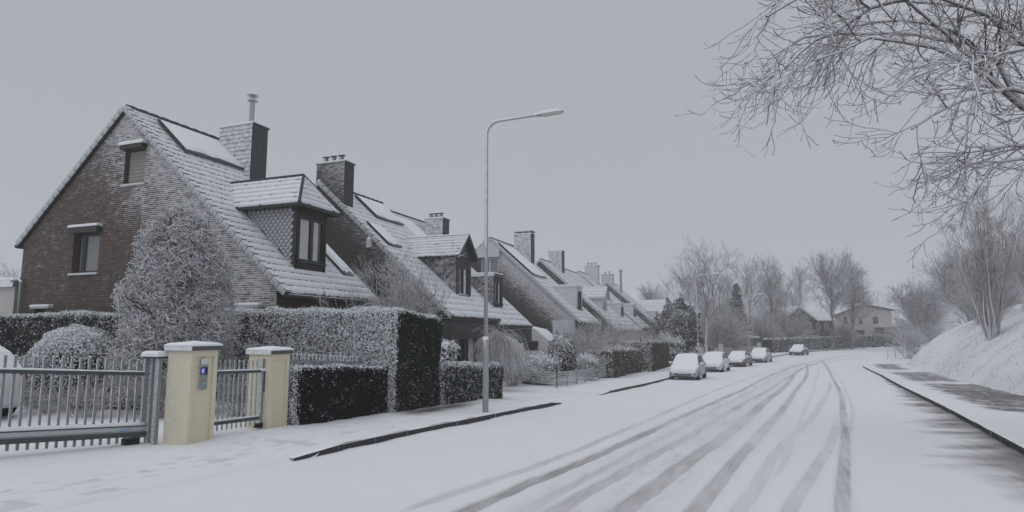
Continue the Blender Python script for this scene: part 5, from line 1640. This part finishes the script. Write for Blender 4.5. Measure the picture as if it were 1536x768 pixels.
def little_fence():
    f = thing('post_fence', 'short white netting fence at the end of the embankment', 'fence', (15.3, 86, float(T(15.3, 86))))
    a, b_ = Vector((14.6, 84.5, 0)), Vector((20.0, 92.5, 0))
    pts = [a + (b_ - a) * i / 5 for i in range(6)]
    for p in pts:
        z = float(T(p.x, p.y)); MB().box(p.x - .05, p.x + .05, p.y - .05, p.y + .05, z - .1, z + 1.0).build('post', 'frame_white', f)
    for h in (.3, .6, .9):
        m = MB()
        for p, q in zip(pts[:-1], pts[1:]):
            m.tube([(p.x, p.y, float(T(p.x, p.y)) + h), (q.x, q.y, float(T(q.x, q.y)) + h)], [.03, .03], 4)
        m.build('rail', 'frame_white', f)
little_fence()

# ================================================================== HEDGES
g0 = lambda x, y: float(T(x, y))
hd = thing('tall_hedge', 'tall clipped evergreen hedge with snow plastered on one side', 'hedge', (-14, 13.6, g0(-14, 13.6)))
hedge_block('tall_hedge', [(-25.5, -9.2, 13.2, 14.1, -.35, 2.27), (-9.45, -8.1, 13.2, 15.55, -.42, 2.27, -.2)], 'leaf_green', 'hedge_core', hd, dens=4200, size=.0155, lo=.10, hi=.48, jit=.14, rough=.05, xbias=lambda x: np.interp(x, [-25, -14.8, -12.8, -11, -8], [-.42, -.36, -.12, .02, .12]))
hd = thing('low_hedge', 'low clipped dark hedge between the cream pillar and the tall hedge', 'hedge', (-8.5, 11, g0(-8.5, 11)))
hedge_block('low_hedge', [(-8.75, -8.30, 9.96, 13.22, -.35, 1.06, -.20)], 'leaf_dark', 'hedge_core', hd, dens=5200, size=.0135, lo=.26, hi=.5, jit=.15, rough=.025, face_bias=-.14)
hd = thing('low_hedge', 'low clipped hedge speckled with snow beside the street lamp', 'hedge', (-8.5, 18, g0(-8.5, 18)))
hedge_block('low_hedge', [(-8.95, -8.05, 15.62, 20.0, -.75, .80, -.20)], 'leaf_green', 'hedge_core', hd, dens=3800, size=.0165, lo=.08, hi=.6, jit=.24, rough=.045, face_bias=-.02)
hd = thing('low_hedge', 'low dark hedge with snowy top behind the white car', 'hedge', (-15, 10.6, g0(-15, 10.6)))
hedge_block('low_hedge', [(-24, -12.9, 10.4, 11.0, -.4, 1.0)], 'leaf_dark', 'hedge_core', hd, dens=1500, size=.02, lo=.42, hi=.70, jit=.2)
hd = thing('beech_hedge', 'brown beech hedge with loose snowy top beyond the garden fence', 'hedge', (-8.2, 41, g0(-8.2, 41)))
hedge_block('beech_hedge', [(-9.6, -7.9, 37.2, 46.5, -1.5, .62, -.25)], 'leaf_brown', 'hedge_core_brown', hd, dens=1100, size=.026, face_bias=-.02, lo=.24, hi=.62, jit=.3, rough=.12)
hd = thing('beech_hedge', 'taller square brown beech hedge behind the silver hatchback', 'hedge', (-7.4, 52, g0(-7.4, 52)))
hedge_block('beech_hedge', [(-9.6, -7.1, 47.2, 57.5, -1.7, .98, -.2)], 'leaf_brown', 'hedge_core_brown', hd, dens=1000, size=.028, face_bias=-.1, lo=.36, hi=.70, jit=.25, rough=.08)
def line_hedge(label, pts, h, w, m, core, dens, size, lo, hi):
    hd = thing('boundary_hedge', label, 'hedge', (pts[0][0], pts[0][1], g0(*pts[0])))
    parts = []; cm = MB()
    for (a, b_) in zip(pts[:-1], pts[1:]):
        A, B = np.array(a, float), np.array(b_, float); L = np.linalg.norm(B - A); u = (B - A) / L; nn = np.array([u[1], -u[0]])
        for off, nv, ar in ((w / 2, np.array([nn[0], nn[1], 0]), L * h), (0, np.array([0, 0, 1.]), L * w)):
            n = int(ar * dens); t = rng.random(n) * L; v = rng.random(n)
            xy = A + u * t[:, None] + nn * (off if off else 0) + (nn * ((rng.random(n) - .5) * w)[:, None] if not off else 0)
            z = T(xy[:, 0], xy[:, 1]) * 0 + np.interp(t, [0, L], [g0(*a), g0(*b_)]) + (v * h if off else h)
            C = np.column_stack([xy, z]); Nv = np.tile(nv, (n, 1))
            C += Nv * ((vnoise(t, z, .9, 4) - .5)[:, None] * .3 + rng.normal(size=(n, 1)) * .05)
            NL = unit(Nv * .8 + rng.normal(size=(n, 3)) * .7)
            parts.append(cards(C, NL, size, 1.4, leaf_snow(Nv, NL, lo, hi, .28)))
        c = .12; q = [A + nn * (w / 2 - c), A - nn * (w / 2 - c), B - nn * (w / 2 - c), B + nn * (w / 2 - c)]
        zz = [g0(*a), g0(*a), g0(*b_), g0(*b_)]
        cm.hexa([(p[0], p[1], z - .4) for p, z in zip(q, zz)] + [(p[0], p[1], z + h - c) for p, z in zip(q, zz)])
    veg('foliage', parts, m, hd); cm.build('core', core, hd)
line_hedge('long grey green hedge following the outside of the bend', [(1.8, 97.5), (7.5, 109.5), (17.5, 127.5), (30, 143)], 1.9, 1.4, 'leaf_green', 'hedge_core', 190, .06, .15, .85)
gw = thing('garden_wall', 'low pale garden wall with gate posts below the third lamp', 'wall', (-2.2, 88, g0(-2.2, 88)))
MB().prism([(-3.9, 84, -1.7), (.6, 94.2, -1.7), (.6, 94.2, -.25), (-3.9, 84, -.25)], (-.25, .1, 0)).build('wall', 'concrete', gw)
for (x, y) in ((-3.9, 83.7), (-1.6, 89.2), (.7, 94.5)):
    MB().box(x - .25, x + .25, y - .25, y + .25, -1.8, .25).build('post', 'render_pale', gw)

# ================================================================== TREES AND SHRUBS
def clipped_tree():
    x, y = -12.5, 10.7; z0 = g0(x, y)
    t = thing('clipped_tree', 'dense cone shaped clipped tree of snowy twigs before the brick gable', 'tree', (x, y, z0))
    P, Rr = polyline([(x, y, z0 - .1), (x + .03, y, z0 + 1.4), (x - .05, y + .02, z0 + 3.0), (x, y, z0 + 4.4)], (.15, .06))
    P1, R1 = grow(P, Rr, 34, (.16, .92), (40, 80), (.14, .30), 6, .10, .16, .5, .4)
    P2, R2 = grow(P1, R1, 5, (.3, 1), (25, 60), (.3, .55), 5, .05, .18, .6, .5, rmin=.006)
    veg('trunk', [tubes(P, Rr * 1.2, 7, -.5), tubes(P1, R1 * 1.2, 5, -.3), tubes(P2, R2, 4, .1)], 'bark', t)
    # egg shaped crown, widest low down
    n = 20000
    h = rng.random(n); 
    rad = np.interp(h, [0, .1, .3, .5, .7, .85, .95, 1], [1.2, 1.32, 1.34, 1.26, 1.06, .80, .50, .15])
    a = rng.uniform(0, 6.28, n); q = 1 - .5 * rng.random(n)**2.0
    lum = 1 + .17 * (vnoise(a * 2.2, h * 6, 1., 3) - .5) * 2
    keep = vnoise(a * 3.0, h * 9, 1., 63) > .22
    h, a, q, lum, rad = h[keep], a[keep], q[keep], lum[keep], rad[keep]; n = len(h)
    C = np.stack([x + np.cos(a) * rad * q * lum, y + np.sin(a) * rad * q * lum * .85, z0 + .55 + h * 4.12], 1)
    out = unit(np.stack([np.cos(a), np.sin(a), (h - .4) * 1.2], 1))
    D = unit(out * .25 + rng.normal(size=(n, 3)) * .8)
    K = 5; st = (rng.uniform(.09, .27, n) / (K - 1))[:, None]; L = [C - D * st * 3]
    for k in range(K - 1):
        D = unit(D + rng.normal(size=D.shape) * .38); L.append(L[-1] + D * st)
    PP = np.stack(L, 1); RR = np.tile(np.linspace(.0088, .0046, K)[None], (n, 1)) * rng.uniform(.7, 1.4, (n, 1))
    V = tubes(PP, RR, 3, .66, 1.1, .32)
    veg('crown', [V], 'bark', t)
clipped_tree()
def round_bush(name, label, x, y, rad, m, n, size, z=None, lo=.15, hi=.5, core=True, cat='shrub', jit=.25, lump=.18, h=None, twigs=0):
    z0 = g0(x, y) if z is None else z
    t = thing(name, label, cat, (x, y, z0))
    c = (x, y, z0 + (rad[2] * .75 if h is None else h))
    P = [blob_leaves(c, rad, n, size, lo, hi, jit, lump)]
    veg('foliage', P, m, t)
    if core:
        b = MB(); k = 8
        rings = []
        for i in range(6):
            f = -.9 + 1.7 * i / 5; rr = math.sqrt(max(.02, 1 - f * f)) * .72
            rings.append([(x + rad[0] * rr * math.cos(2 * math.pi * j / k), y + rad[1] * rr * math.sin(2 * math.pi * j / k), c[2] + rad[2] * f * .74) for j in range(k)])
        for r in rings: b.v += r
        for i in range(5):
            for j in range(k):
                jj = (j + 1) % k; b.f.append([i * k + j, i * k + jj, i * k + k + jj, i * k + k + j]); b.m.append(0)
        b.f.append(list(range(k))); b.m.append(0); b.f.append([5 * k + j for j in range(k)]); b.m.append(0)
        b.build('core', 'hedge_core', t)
    return t
round_bush('round_bush', 'dome of clipped evergreen with snow crust behind the sliding gate', -15.2, 11.4 - 1.1, (1.15, 1.0, 1.15), 'leaf_green', 16000, .017, lo=-.05, hi=.36, h=.78, lump=.05, jit=.2)
# low snowy plants just behind the gates
for i, (x, y, h, w, m, lab) in enumerate((
        (-12.9, 9.0, .75, .9, 'twig_red', 'low reddish twiggy shrub behind the gate guide posts'),
        (-11.6, 9.6, .95, .8, 'twig_red', 'red twigged shrub under the clipped tree'),
        (-14.2, 9.2, .55, .8, 'bark_pale', 'pale low snowy perennial clump beside the white car'),
        (-10.4, 10.6, 1.0, .8, 'bark', 'snowy thicket seen through the narrow barred gate'))):
    shrub_twigs('low_shrub', lab, 'shrub', x, y, h, w, m, n=46, n2=6, n3=3, seed=i + 1, r=.007, snowb=.12, lean=.4)
bare_tree('tall_shrub', 'upright bare shrub with frosted twigs between tall hedge and brick house', 'shrub', -11.0, 18.0, 4.3, .34, m='bark', seed=20, r=.032, n1=13, n2=7, n3=5, stems=11, rmin=.0055, tilt=.40, base_spread=.25, fork=.25, up=.08, snowb=.48)
def vine():
    x, y = -11.4, 15.25; z0 = g0(x, y)
    t = thing('pruned_vine', 'tangle of thick pruned branches with snow above the tall hedge', 'shrub', (x, y, z0))
    P, Rr = polyline([(x, y, z0), (x, y, z0 + 2.2)], (.09, .07))
    P1, R1 = grow(P, Rr, 26, (.75, 1), (50, 110), (.9, 1.7), 7, .02, .22, .42, .4, absl=True)
    P2, R2 = grow(P1, R1, 6, (.2, 1), (20, 60), (.4, .7), 5, .12, .2, .5, .5, rmin=.006)
    veg('branches', [tubes(P, Rr, 6, -.2), tubes(P1, R1, 5, -.05), tubes(P2, R2, 3, .1)], 'bark', t)
vine()
def weeping_tree(x, y, h, w, label):
    z0 = g0(x, y); t = thing('weeping_tree', label, 'tree', (x, y, z0))
    P, Rr = polyline([(x, y, z0 - .1), (x + .05, y, z0 + h * .5), (x, y, z0 + h * .92)], (.08, .05))
    P1, R1 = grow(P, Rr, 40, (.85, 1), (15, 75), (w * .5, w * 1.0), 6, -.06, .15, .45, .4, absl=True)
    n = 46
    P2, R2 = grow(P1, R1, n, (.2, 1), (20, 85), (h * .2, h * .78), 7, -.55, .16, .3, .4, absl=True, rmin=.005)
    veg('trunk', [tubes(P, Rr, 6, -.2), tubes(P1, R1, 4, .2)], 'bark', t)
    P2[..., 2] = np.maximum(P2[..., 2], z0 + .12)
    veg('hanging_twigs', [tubes(P2, R2, 3, .38, 1.5, .35)], 'bark', t)
weeping_tree(-9.6, 23.6, 2.15, .55, 'mop headed weeping tree with hanging frosted twigs before the dark house')
round_bush('snowy_bush', 'small evergreen bush heaped with snow behind the lamp hedge', -9.5, 18.2, (.62, .6, .5), 'leaf_green', 900, .05, lo=-.15, hi=.25, h=1.35, core=False)
round_bush('cherry_laurel', 'broad leaved evergreen shrub loaded with snow leaning over the fence', -9.5, 28.6, (1.0, 1.3, .85), 'leaf_green', 9000, .03, lo=.0, hi=.35, h=.62, jit=.35)
round_bush('conical_shrub', 'olive green conical shrub dusted with snow in the fenced garden', -9.2, 31.0, (.72, .8, 1.35), 'leaf_olive', 9000, .026, lo=.22, hi=.6, h=1.15, jit=.35)
round_bush('clipped_ball', 'small frosted clipped ball at the end of the fence', -8.75, 34.2, (.75, .8, .75), 'bark_pale', 6000, .02, lo=.0, hi=.4, h=.7)
shrub_twigs('garden_shrub', 'dark low branches with snow between the dark house and garden fence', 'shrub', -10.3, 28.8, 1.9, 1.3, 'bark', n=36, n2=7, n3=4, seed=31, r=.022, snowb=.1, lean=.6)
shrub_twigs('garden_shrub', 'grey mound of fine twigs beside the weeping tree', 'shrub', -10.1, 26.3, 1.5, 1.1, 'bark', n=60, n2=7, n3=4, seed=32, r=.010, snowb=.3, lean=.6)
shrub_twigs('reed_clump', 'tan reed clump standing before the loose beech hedge', 'grass', -9.2, 36.6, 1.9, 1.3, 'reed', n=170, n2=3, n3=0, seed=33, r=.010, snowb=.15, lean=.3)
for i, (x, y, h, w, lab) in enumerate((
        (-10.2, 38.5, 3.2, 2.2, 'big frosted shrub before the caravan'),
        (-10.4, 44.5, 3.6, 2.4, 'frosted shrub before the balcony gable'),
        (-9.8, 50.0, 3.4, 2.3, 'frosted shrub behind the square brown hedge'),
        (-9.6, 57.5, 3.4, 2.4, 'frosted shrub under the white barge board house'),
        (-9.0, 65.0, 3.0, 2.2, 'frosted shrub near the dark evergreen'))):
    shrub_twigs('garden_shrub', lab, 'shrub', x, y, h, w, 'bark_pale', n=70, n2=8, n3=4, seed=40 + i, r=.016, snowb=.25, lean=.5, rmin=.007, group='frosted shrubs in the front gardens')
round_bush('garden_evergreen', 'dark snow dusted evergreen beside the last brown hedge', -7.6, 61.5, (1.5, 1.6, 1.5), 'leaf_green', 9000, .045, lo=.1, hi=.6, h=1.3, jit=.35, lump=.4)
round_bush('garden_evergreen', 'broad dark evergreen behind the second street lamp', -8.0, 73.0, (2.3, 2.2, 3.2), 'conifer', 24000, .06, lo=.45, hi=1.1, h=2.8, jit=.35, lump=.5)

def conifer(x, y, h, w, label, seed=1):
    z0 = g0(x, y); t = thing('fir_tree', label, 'tree', (x, y, z0))
    P, Rr = polyline([(x, y, z0 - .1), (x, y, z0 + h)], (.16, .02)); 
    P1, R1 = grow(P, Rr, 110, (.12, .99), (75, 105), (w * .8, w), 5, -.04, .08, .3, .4, absl=True)
    f = 1 - (P1[:, 0, 2] - z0) / h; c = P1[:, :1]
    P1 = c + (P1 - c) * (f[:, None, None] * .95 + .08)
    veg('trunk', [tubes(P, Rr, 6, -.3), tubes(P1, R1, 3, 0)], 'bark_far', t)
    n = 40; i = np.repeat(np.arange(len(P1)), n); k = rng.random(len(i)) * 3.99; k0 = k.astype(int); fr = (k - k0)[:, None]
    C = P1[i, k0] * (1 - fr) + P1[i, k0 + 1] * fr + rng.normal(size=(len(i), 3)) * .13
    NL = unit(rng.normal(size=C.shape) + np.array([0, 0, 1.0]))
    veg('crown', [cards(C, NL, .085, 2.4, leaf_snow(np.tile([0, 0, 1.], (len(C), 1)) * .6, NL, .35, 1.1, .25))], 'conifer', t)
conifer(-2.3, 108.0, 10.5, 3.0, 'dark fir rising above the far bare trees')
conifer(-8.2, 79.0, 7.2, 2.6, 'dusky fir left of the tall bare tree', 2)

TG = 'bare trees beyond the end of the street'
bare_tree('bare_tree', 'spreading bare tree behind the second street lamp', 'tree', -5.6, 84.0, 12.0, .5, seed=1, r=.2, n1=24, n2=9, n3=6, group=TG, rmin=.017, up=.05)
bare_tree('bare_tree', 'slender bare tree standing over the low brown sheds', 'tree', 2.6, 116.0, 12.0, .42, seed=2, r=.18, n1=20, n2=10, n3=6, group=TG, rmin=.02)
bare_tree('bare_tree', 'bare tree just behind the chalet roof', 'tree', 6.5, 135.0, 13.0, .45, seed=3, r=.2, n1=22, n2=10, n3=6, group=TG, rmin=.022)
bare_tree('bare_tree', 'broad bare tree in the gap above the sheds', 'tree', -.5, 126.0, 14.0, .5, seed=4, r=.2, n1=24, n2=10, n3=6, group=TG, rmin=.022)
bare_tree('bare_tree', 'tall pale trunked bare tree before the chalet', 'tree', 11.9, 114.5, 14.0, .38, m='bark_far', seed=5, r=.2, n1=34, n2=10, n3=7, group=TG, rmin=.02, up=.12)
bare_tree('bare_tree', 'twin pale trunked bare tree between chalet and pale house', 'tree', 15.2, 117.5, 13.2, .38, m='bark_far', seed=6, r=.18, n1=32, n2=10, n3=7, group=TG, rmin=.02, up=.12)
bare_tree('bare_tree', 'faint bare tree over the last house of the row', 'tree', -13.0, 118.0, 11.0, .45, seed=7, r=.16, n1=13, n2=7, n3=5, group=TG, rmin=.02)
bare_tree('bare_tree', 'small leaning pale tree by the chalet balcony', 'tree', 6.2, 113.0, 6.5, .5, m='bark_pale', seed=8, r=.12, n1=9, n2=6, n3=4, stems=3, group=TG, rmin=.015, tilt=.35)
bare_tree('bare_tree', 'distant bare tree left of the red brick gable', 'tree', -66, 40, 9.5, .5, seed=9, r=.16, n1=14, n2=8, n3=5, rmin=.014)
bare_tree('bare_tree', 'second distant bare tree behind the grey annex', 'tree', -60, 46, 8.0, .5, seed=19, r=.15, n1=14, n2=8, n3=5, rmin=.014)
for i, (x, y, h, lab) in enumerate((
        (-8.5, 100.0, 10.5, 'bare tree rising over the grey thicket'), (-3.0, 122.0, 12.0, 'bare tree standing behind the fir'),
        (9.5, 142.0, 13.0, 'bare tree far behind the chalet'), (19.5, 146.0, 12.0, 'bare tree peeping over the pale house'),
        (4.0, 130.0, 11.0, 'fine twigged bare tree left of the chalet gable'), (-18.0, 122.0, 10.0, 'hazy bare tree left of the last roof'),
        (31.0, 140.0, 9.5, 'bare tree past the carport of the pale house'), (-6.5, 112.0, 9.0, 'low crowned bare tree behind the thickets'))):
    bare_tree('bare_tree', lab, 'tree', x, y, h, .48, seed=200 + i, r=.17, n1=18, n2=9, n3=6, group=TG, rmin=.02, stems=1 + i % 2, tilt=.15)
for i, (x, y, h, w, lab) in enumerate((
        (-3.5, 88.0, 4.5, 3.0, 'brownish thicket behind the third street lamp'),
        (-6.0, 94.0, 5.5, 3.4, 'grey thicket under the tall bare tree'),
        (-1.5, 112.0, 6.0, 4.0, 'high thicket between the fir and the sheds'),
        (3.5, 120.0, 6.5, 4.0, 'high thicket left of the chalet'),
        (26.0, 128.0, 5.5, 4.5, 'thicket before the right end of the pale house'),
        (-10.5, 88.0, 4.5, 2.8, 'thicket by the last house of the row'),
        (14.8, 122.5, 4.0, 2.0, 'thicket at the right corner of the chalet'),
        (1.0, 106.5, 5.0, 3.2, 'thicket right of the low brown shed'),
        (-4.5, 104.5, 6.0, 3.4, 'thicket left of the fir'))):
    shrub_twigs('thicket', lab, 'thicket', x, y, h, w, 'bark_far', n=80, n2=9, n3=5, seed=60 + i, r=.026, snowb=.15, lean=.45, rmin=.014, group='thickets at the end of the street')
# embankment
BG = 'bare growth on the embankment'
bare_tree('bank_tree', 'bushy bare tree at the low end of the embankment', 'tree', 24.0, 112.0, 9.5, .5, seed=11, r=.18, n1=24, n2=10, n3=6, stems=3, group=BG, rmin=.02, tilt=.25, snowb=.2)
bare_tree('bank_tree', 'wide bare tree behind the blue car', 'tree', 28.5, 104.0, 11.0, .5, seed=12, r=.2, n1=20, n2=10, n3=6, stems=3, group=BG, rmin=.018, tilt=.25, snowb=.2)
bare_tree('bank_tree', 'dense dark bare bush tree half way up the embankment', 'tree', 20.5, 74.0, 6.5, .5, seed=13, r=.13, n1=18, n2=10, n3=6, stems=8, group=BG, rmin=.014, tilt=.40, snowb=.3)
bare_tree('bank_tree', 'second dense bush tree above the drop of the embankment', 'tree', 25.0, 82.0, 8.0, .5, seed=14, r=.14, n1=18, n2=10, n3=6, stems=8, group=BG, rmin=.015, tilt=.35, snowb=.3)
bare_tree('coppiced_tree', 'fan of many tall straight stems growing from one stump on the bank', 'tree', 14.0, 47.5, 9.5, .14, m='bark_pale', seed=15, r=.05, n1=14, n2=6, n3=4, stems=24, group=None, rmin=.007, tilt=.24, base_spread=.3, fork=.3, up=.2, snowb=.2)
for i, (x, y, h, w, lab) in enumerate((
        (17.0, 60.0, 3.2, 2.2, 'tangled snowy bush left of the many stemmed tree'),
        (16.8, 84.8, 4.0, 2.0, 'pale fan shaped shrub behind the netting fence'),
        (18.0, 46.5, 4.6, 2.2, 'frosted bush right of the many stemmed tree'),
        (14.6, 36.5, 3.8, 1.6, 'frosted bush at the top of the embankment'),
        (11.6, 29.6, 1.5, .8, 'small twiggy bush on the bank slope'),
        (19.5, 66.0, 5.0, 2.8, 'broad dark bush on the crest of the bank'),
        (16.0, 53.5, 3.6, 2.0, 'dark bush close behind the many stemmed tree'),
        (19.0, 56.0, 6.5, 2.6, 'tall frosted bush on the crest above the many stemmed tree'),
        (17.5, 40.0, 6.0, 2.2, 'tall frosted bush behind the crest shrub'),
        (21.5, 92.0, 4.5, 2.8, 'rounded bare bush at the foot of the bank trees'))):
    shrub_twigs('bank_shrub', lab, 'shrub', x, y, h, w, 'bark_pale' if i in (1, 3) else 'bark', n=60 if i != 1 else 26, n2=8, n3=4, seed=80 + i, r=.016 if i != 1 else .035, snowb=.42, lean=.45, rmin=.007 if i != 1 else .012, group=BG)

def overhanging_tree():
    global rng
    rng = np.random.default_rng(77)
    x, y = 8.3, 17.2; z0 = g0(x, y) - .2
    t = thing('overhanging_tree', 'big bare tree on the bank with snowy boughs hanging over the road', 'tree', (x, y, z0))
    trunk, tr = polyline([(x, y, z0), (x - .05, y - .1, z0 + 2.2), (x - .5, y - .4, z0 + 4.6), (x - .7, y - .7, z0 + 6.5)], (.30, .20), 10)
    # main boughs reaching over the road
    B = [[(7.6, 16.5, 4.3), (6.2, 15.1, 5.5), (5.1, 14.4, 6.0), (4.0, 13.7, 7.25), (3.2, 13.2, 8.1), (2.1, 12.7, 8.6), (1.1, 12.3, 8.5)],
         [(7.7, 16.7, 5.0), (6.2, 15.6, 7.0), (4.6, 14.6, 8.2), (2.8, 13.6, 8.7), (1.5, 13.0, 8.5), (.6, 12.6, 7.9)],
         [(7.5, 16.4, 4.0), (6.6, 15.6, 4.6), (5.6, 14.8, 5.0), (4.7, 14.3, 4.95), (3.9, 13.9, 4.7)],
         [(5.1, 14.4, 6.0), (4.4, 13.7, 6.4), (3.4, 13.1, 6.9), (2.3, 12.7, 7.1), (1.3, 12.4, 6.7)],
         [(4.0, 13.7, 7.25), (3.6, 14.4, 7.7), (2.6, 14.8, 8.2), (1.5, 14.7, 8.2), (.7, 14.4, 7.7)],
         [(7.7, 16.7, 5.6), (7.2, 15.0, 7.6), (6.0, 13.4, 8.8), (4.6, 12.2, 9.0), (3.2, 11.5, 8.6)],
         [(7.6, 16.6, 4.8), (6.6, 14.6, 6.2), (5.6, 13.2, 6.7), (4.4, 12.3, 6.6), (3.4, 11.8, 6.1)],
         [(7.6, 16.6, 6.0), (6.8, 16.8, 8.0), (5.2, 16.6, 9.2), (3.4, 16.0, 9.4), (2.0, 15.4, 8.9)],
         [(6.2, 15.1, 5.5), (5.4, 14.3, 6.1), (4.6, 13.8, 6.2), (3.7, 13.4, 6.0), (2.9, 13.1, 5.5)],
         [(7.0, 15.9, 4.8), (6.0, 15.3, 5.2), (5.2, 14.9, 5.4), (4.4, 14.6, 5.2), (3.7, 14.4, 4.7)],
         [(5.1, 14.4, 6.0), (4.7, 14.1, 6.9), (3.9, 13.6, 7.5), (3.0, 13.2, 7.7), (2.1, 13.0, 7.5)],
         [(3.2, 13.2, 8.1), (2.2, 13.0, 7.9), (1.2, 12.8, 7.4), (.4, 12.6, 6.7)]]
    Ps, Rs = zip(*[polyline(b, (.062, .02), 9) for b in B])
    P0 = np.concatenate(Ps); R0 = np.concatenate(Rs)
    P0[:, 1:] += np.cumsum(rng.normal(size=P0[:, 1:].shape) * .035, axis=1)
    veg('trunk', [tubes(trunk, tr, 9, -.3), tubes(P0, R0, 7, .22, 1.5, .05)], 'bark', t)
    # boughs fork, droop, and turn up again at the tips
    P1, R1 = grow(P0, R0, 12, (.22, 1.), (18, 55), (.8, 1.75), 7, -.05, .13, .50, .35, absl=True, rmin=.010, side=np.array([1., 1., .6]))
    def droop(P, Rr, n, ln, t0, rmin, K=8, k1=-.11, k2=.24, ang=(15, 50)):
        Np, Kp, _ = P.shape
        Q, RR = grow(P, Rr, n, (t0, 1.), ang, ln, K, 0., 0., .62, .45, absl=True, rmin=rmin)
        D = unit(Q[:, 1] - Q[:, 0]); st = np.linalg.norm(Q[:, 1] - Q[:, 0], axis=1)[:, None]
        out = [Q[:, 0]]
        for k in range(K - 1):
            cz = k1 if k < (K - 1) * .55 else k2
            D = unit(D + np.array([-.02, -.02, cz]) + rng.normal(size=D.shape) * .13); out.append(out[-1] + D * st)
        return np.stack(out, 1), RR
    P2, R2 = droop(P1, R1, 4, (.5, 1.25), .2, .0098)
    P3, R3 = droop(P2, R2, 3, (.16, .55), .2, .0068, K=5, k1=-.06, k2=.32, ang=(25, 65))
    V1, V2, V3 = tubes(P1, R1, 5, .15, 1.4, .1), tubes(P2, R2, 4, .36, 1.3, .15), tubes(P3, R3, 3, .32, 1.3, .18)
    # buds at the twig ends
    tips = P3[:, -1][::3]; n = len(tips)
    a = tips; b = tips + unit(P3[:, -1] - P3[:, -2])[::3] * .03
    PB = np.stack([a, (a + b) / 2, b], 1); RB = np.tile([.004, .011, .003], (n, 1))
    veg('branches', [V1], 'bark', t)
    veg('twigs', [V2, V3, tubes(PB, RB, 4, -.4)], 'bark', t)
    rng = np.random.default_rng(5)
overhanging_tree()

# ================================================================== HAZE
hz = MB().box(-330, 330, -95, 430, -4.0, 24.0)
hzo = hz.build('haze', 'snow')
hzo['kind'] = 'stuff'
m = bpy.data.materials.new('haze'); m.use_nodes = True
for n in list(m.node_tree.nodes): m.node_tree.nodes.remove(n)
o = m.node_tree.nodes.new('ShaderNodeOutputMaterial'); v = m.node_tree.nodes.new('ShaderNodeVolumePrincipled')
v.inputs['Color'].default_value = (.93, .95, .98, 1)
v.inputs['Density'].default_value = .0017
v.inputs['Anisotropy'].default_value = .0
m.node_tree.links.new(v.outputs[0], o.inputs['Volume'])
hzo.data.materials.clear(); hzo.data.materials.append(m)
tag(hzo, 'thin grey winter haze hanging over the street')
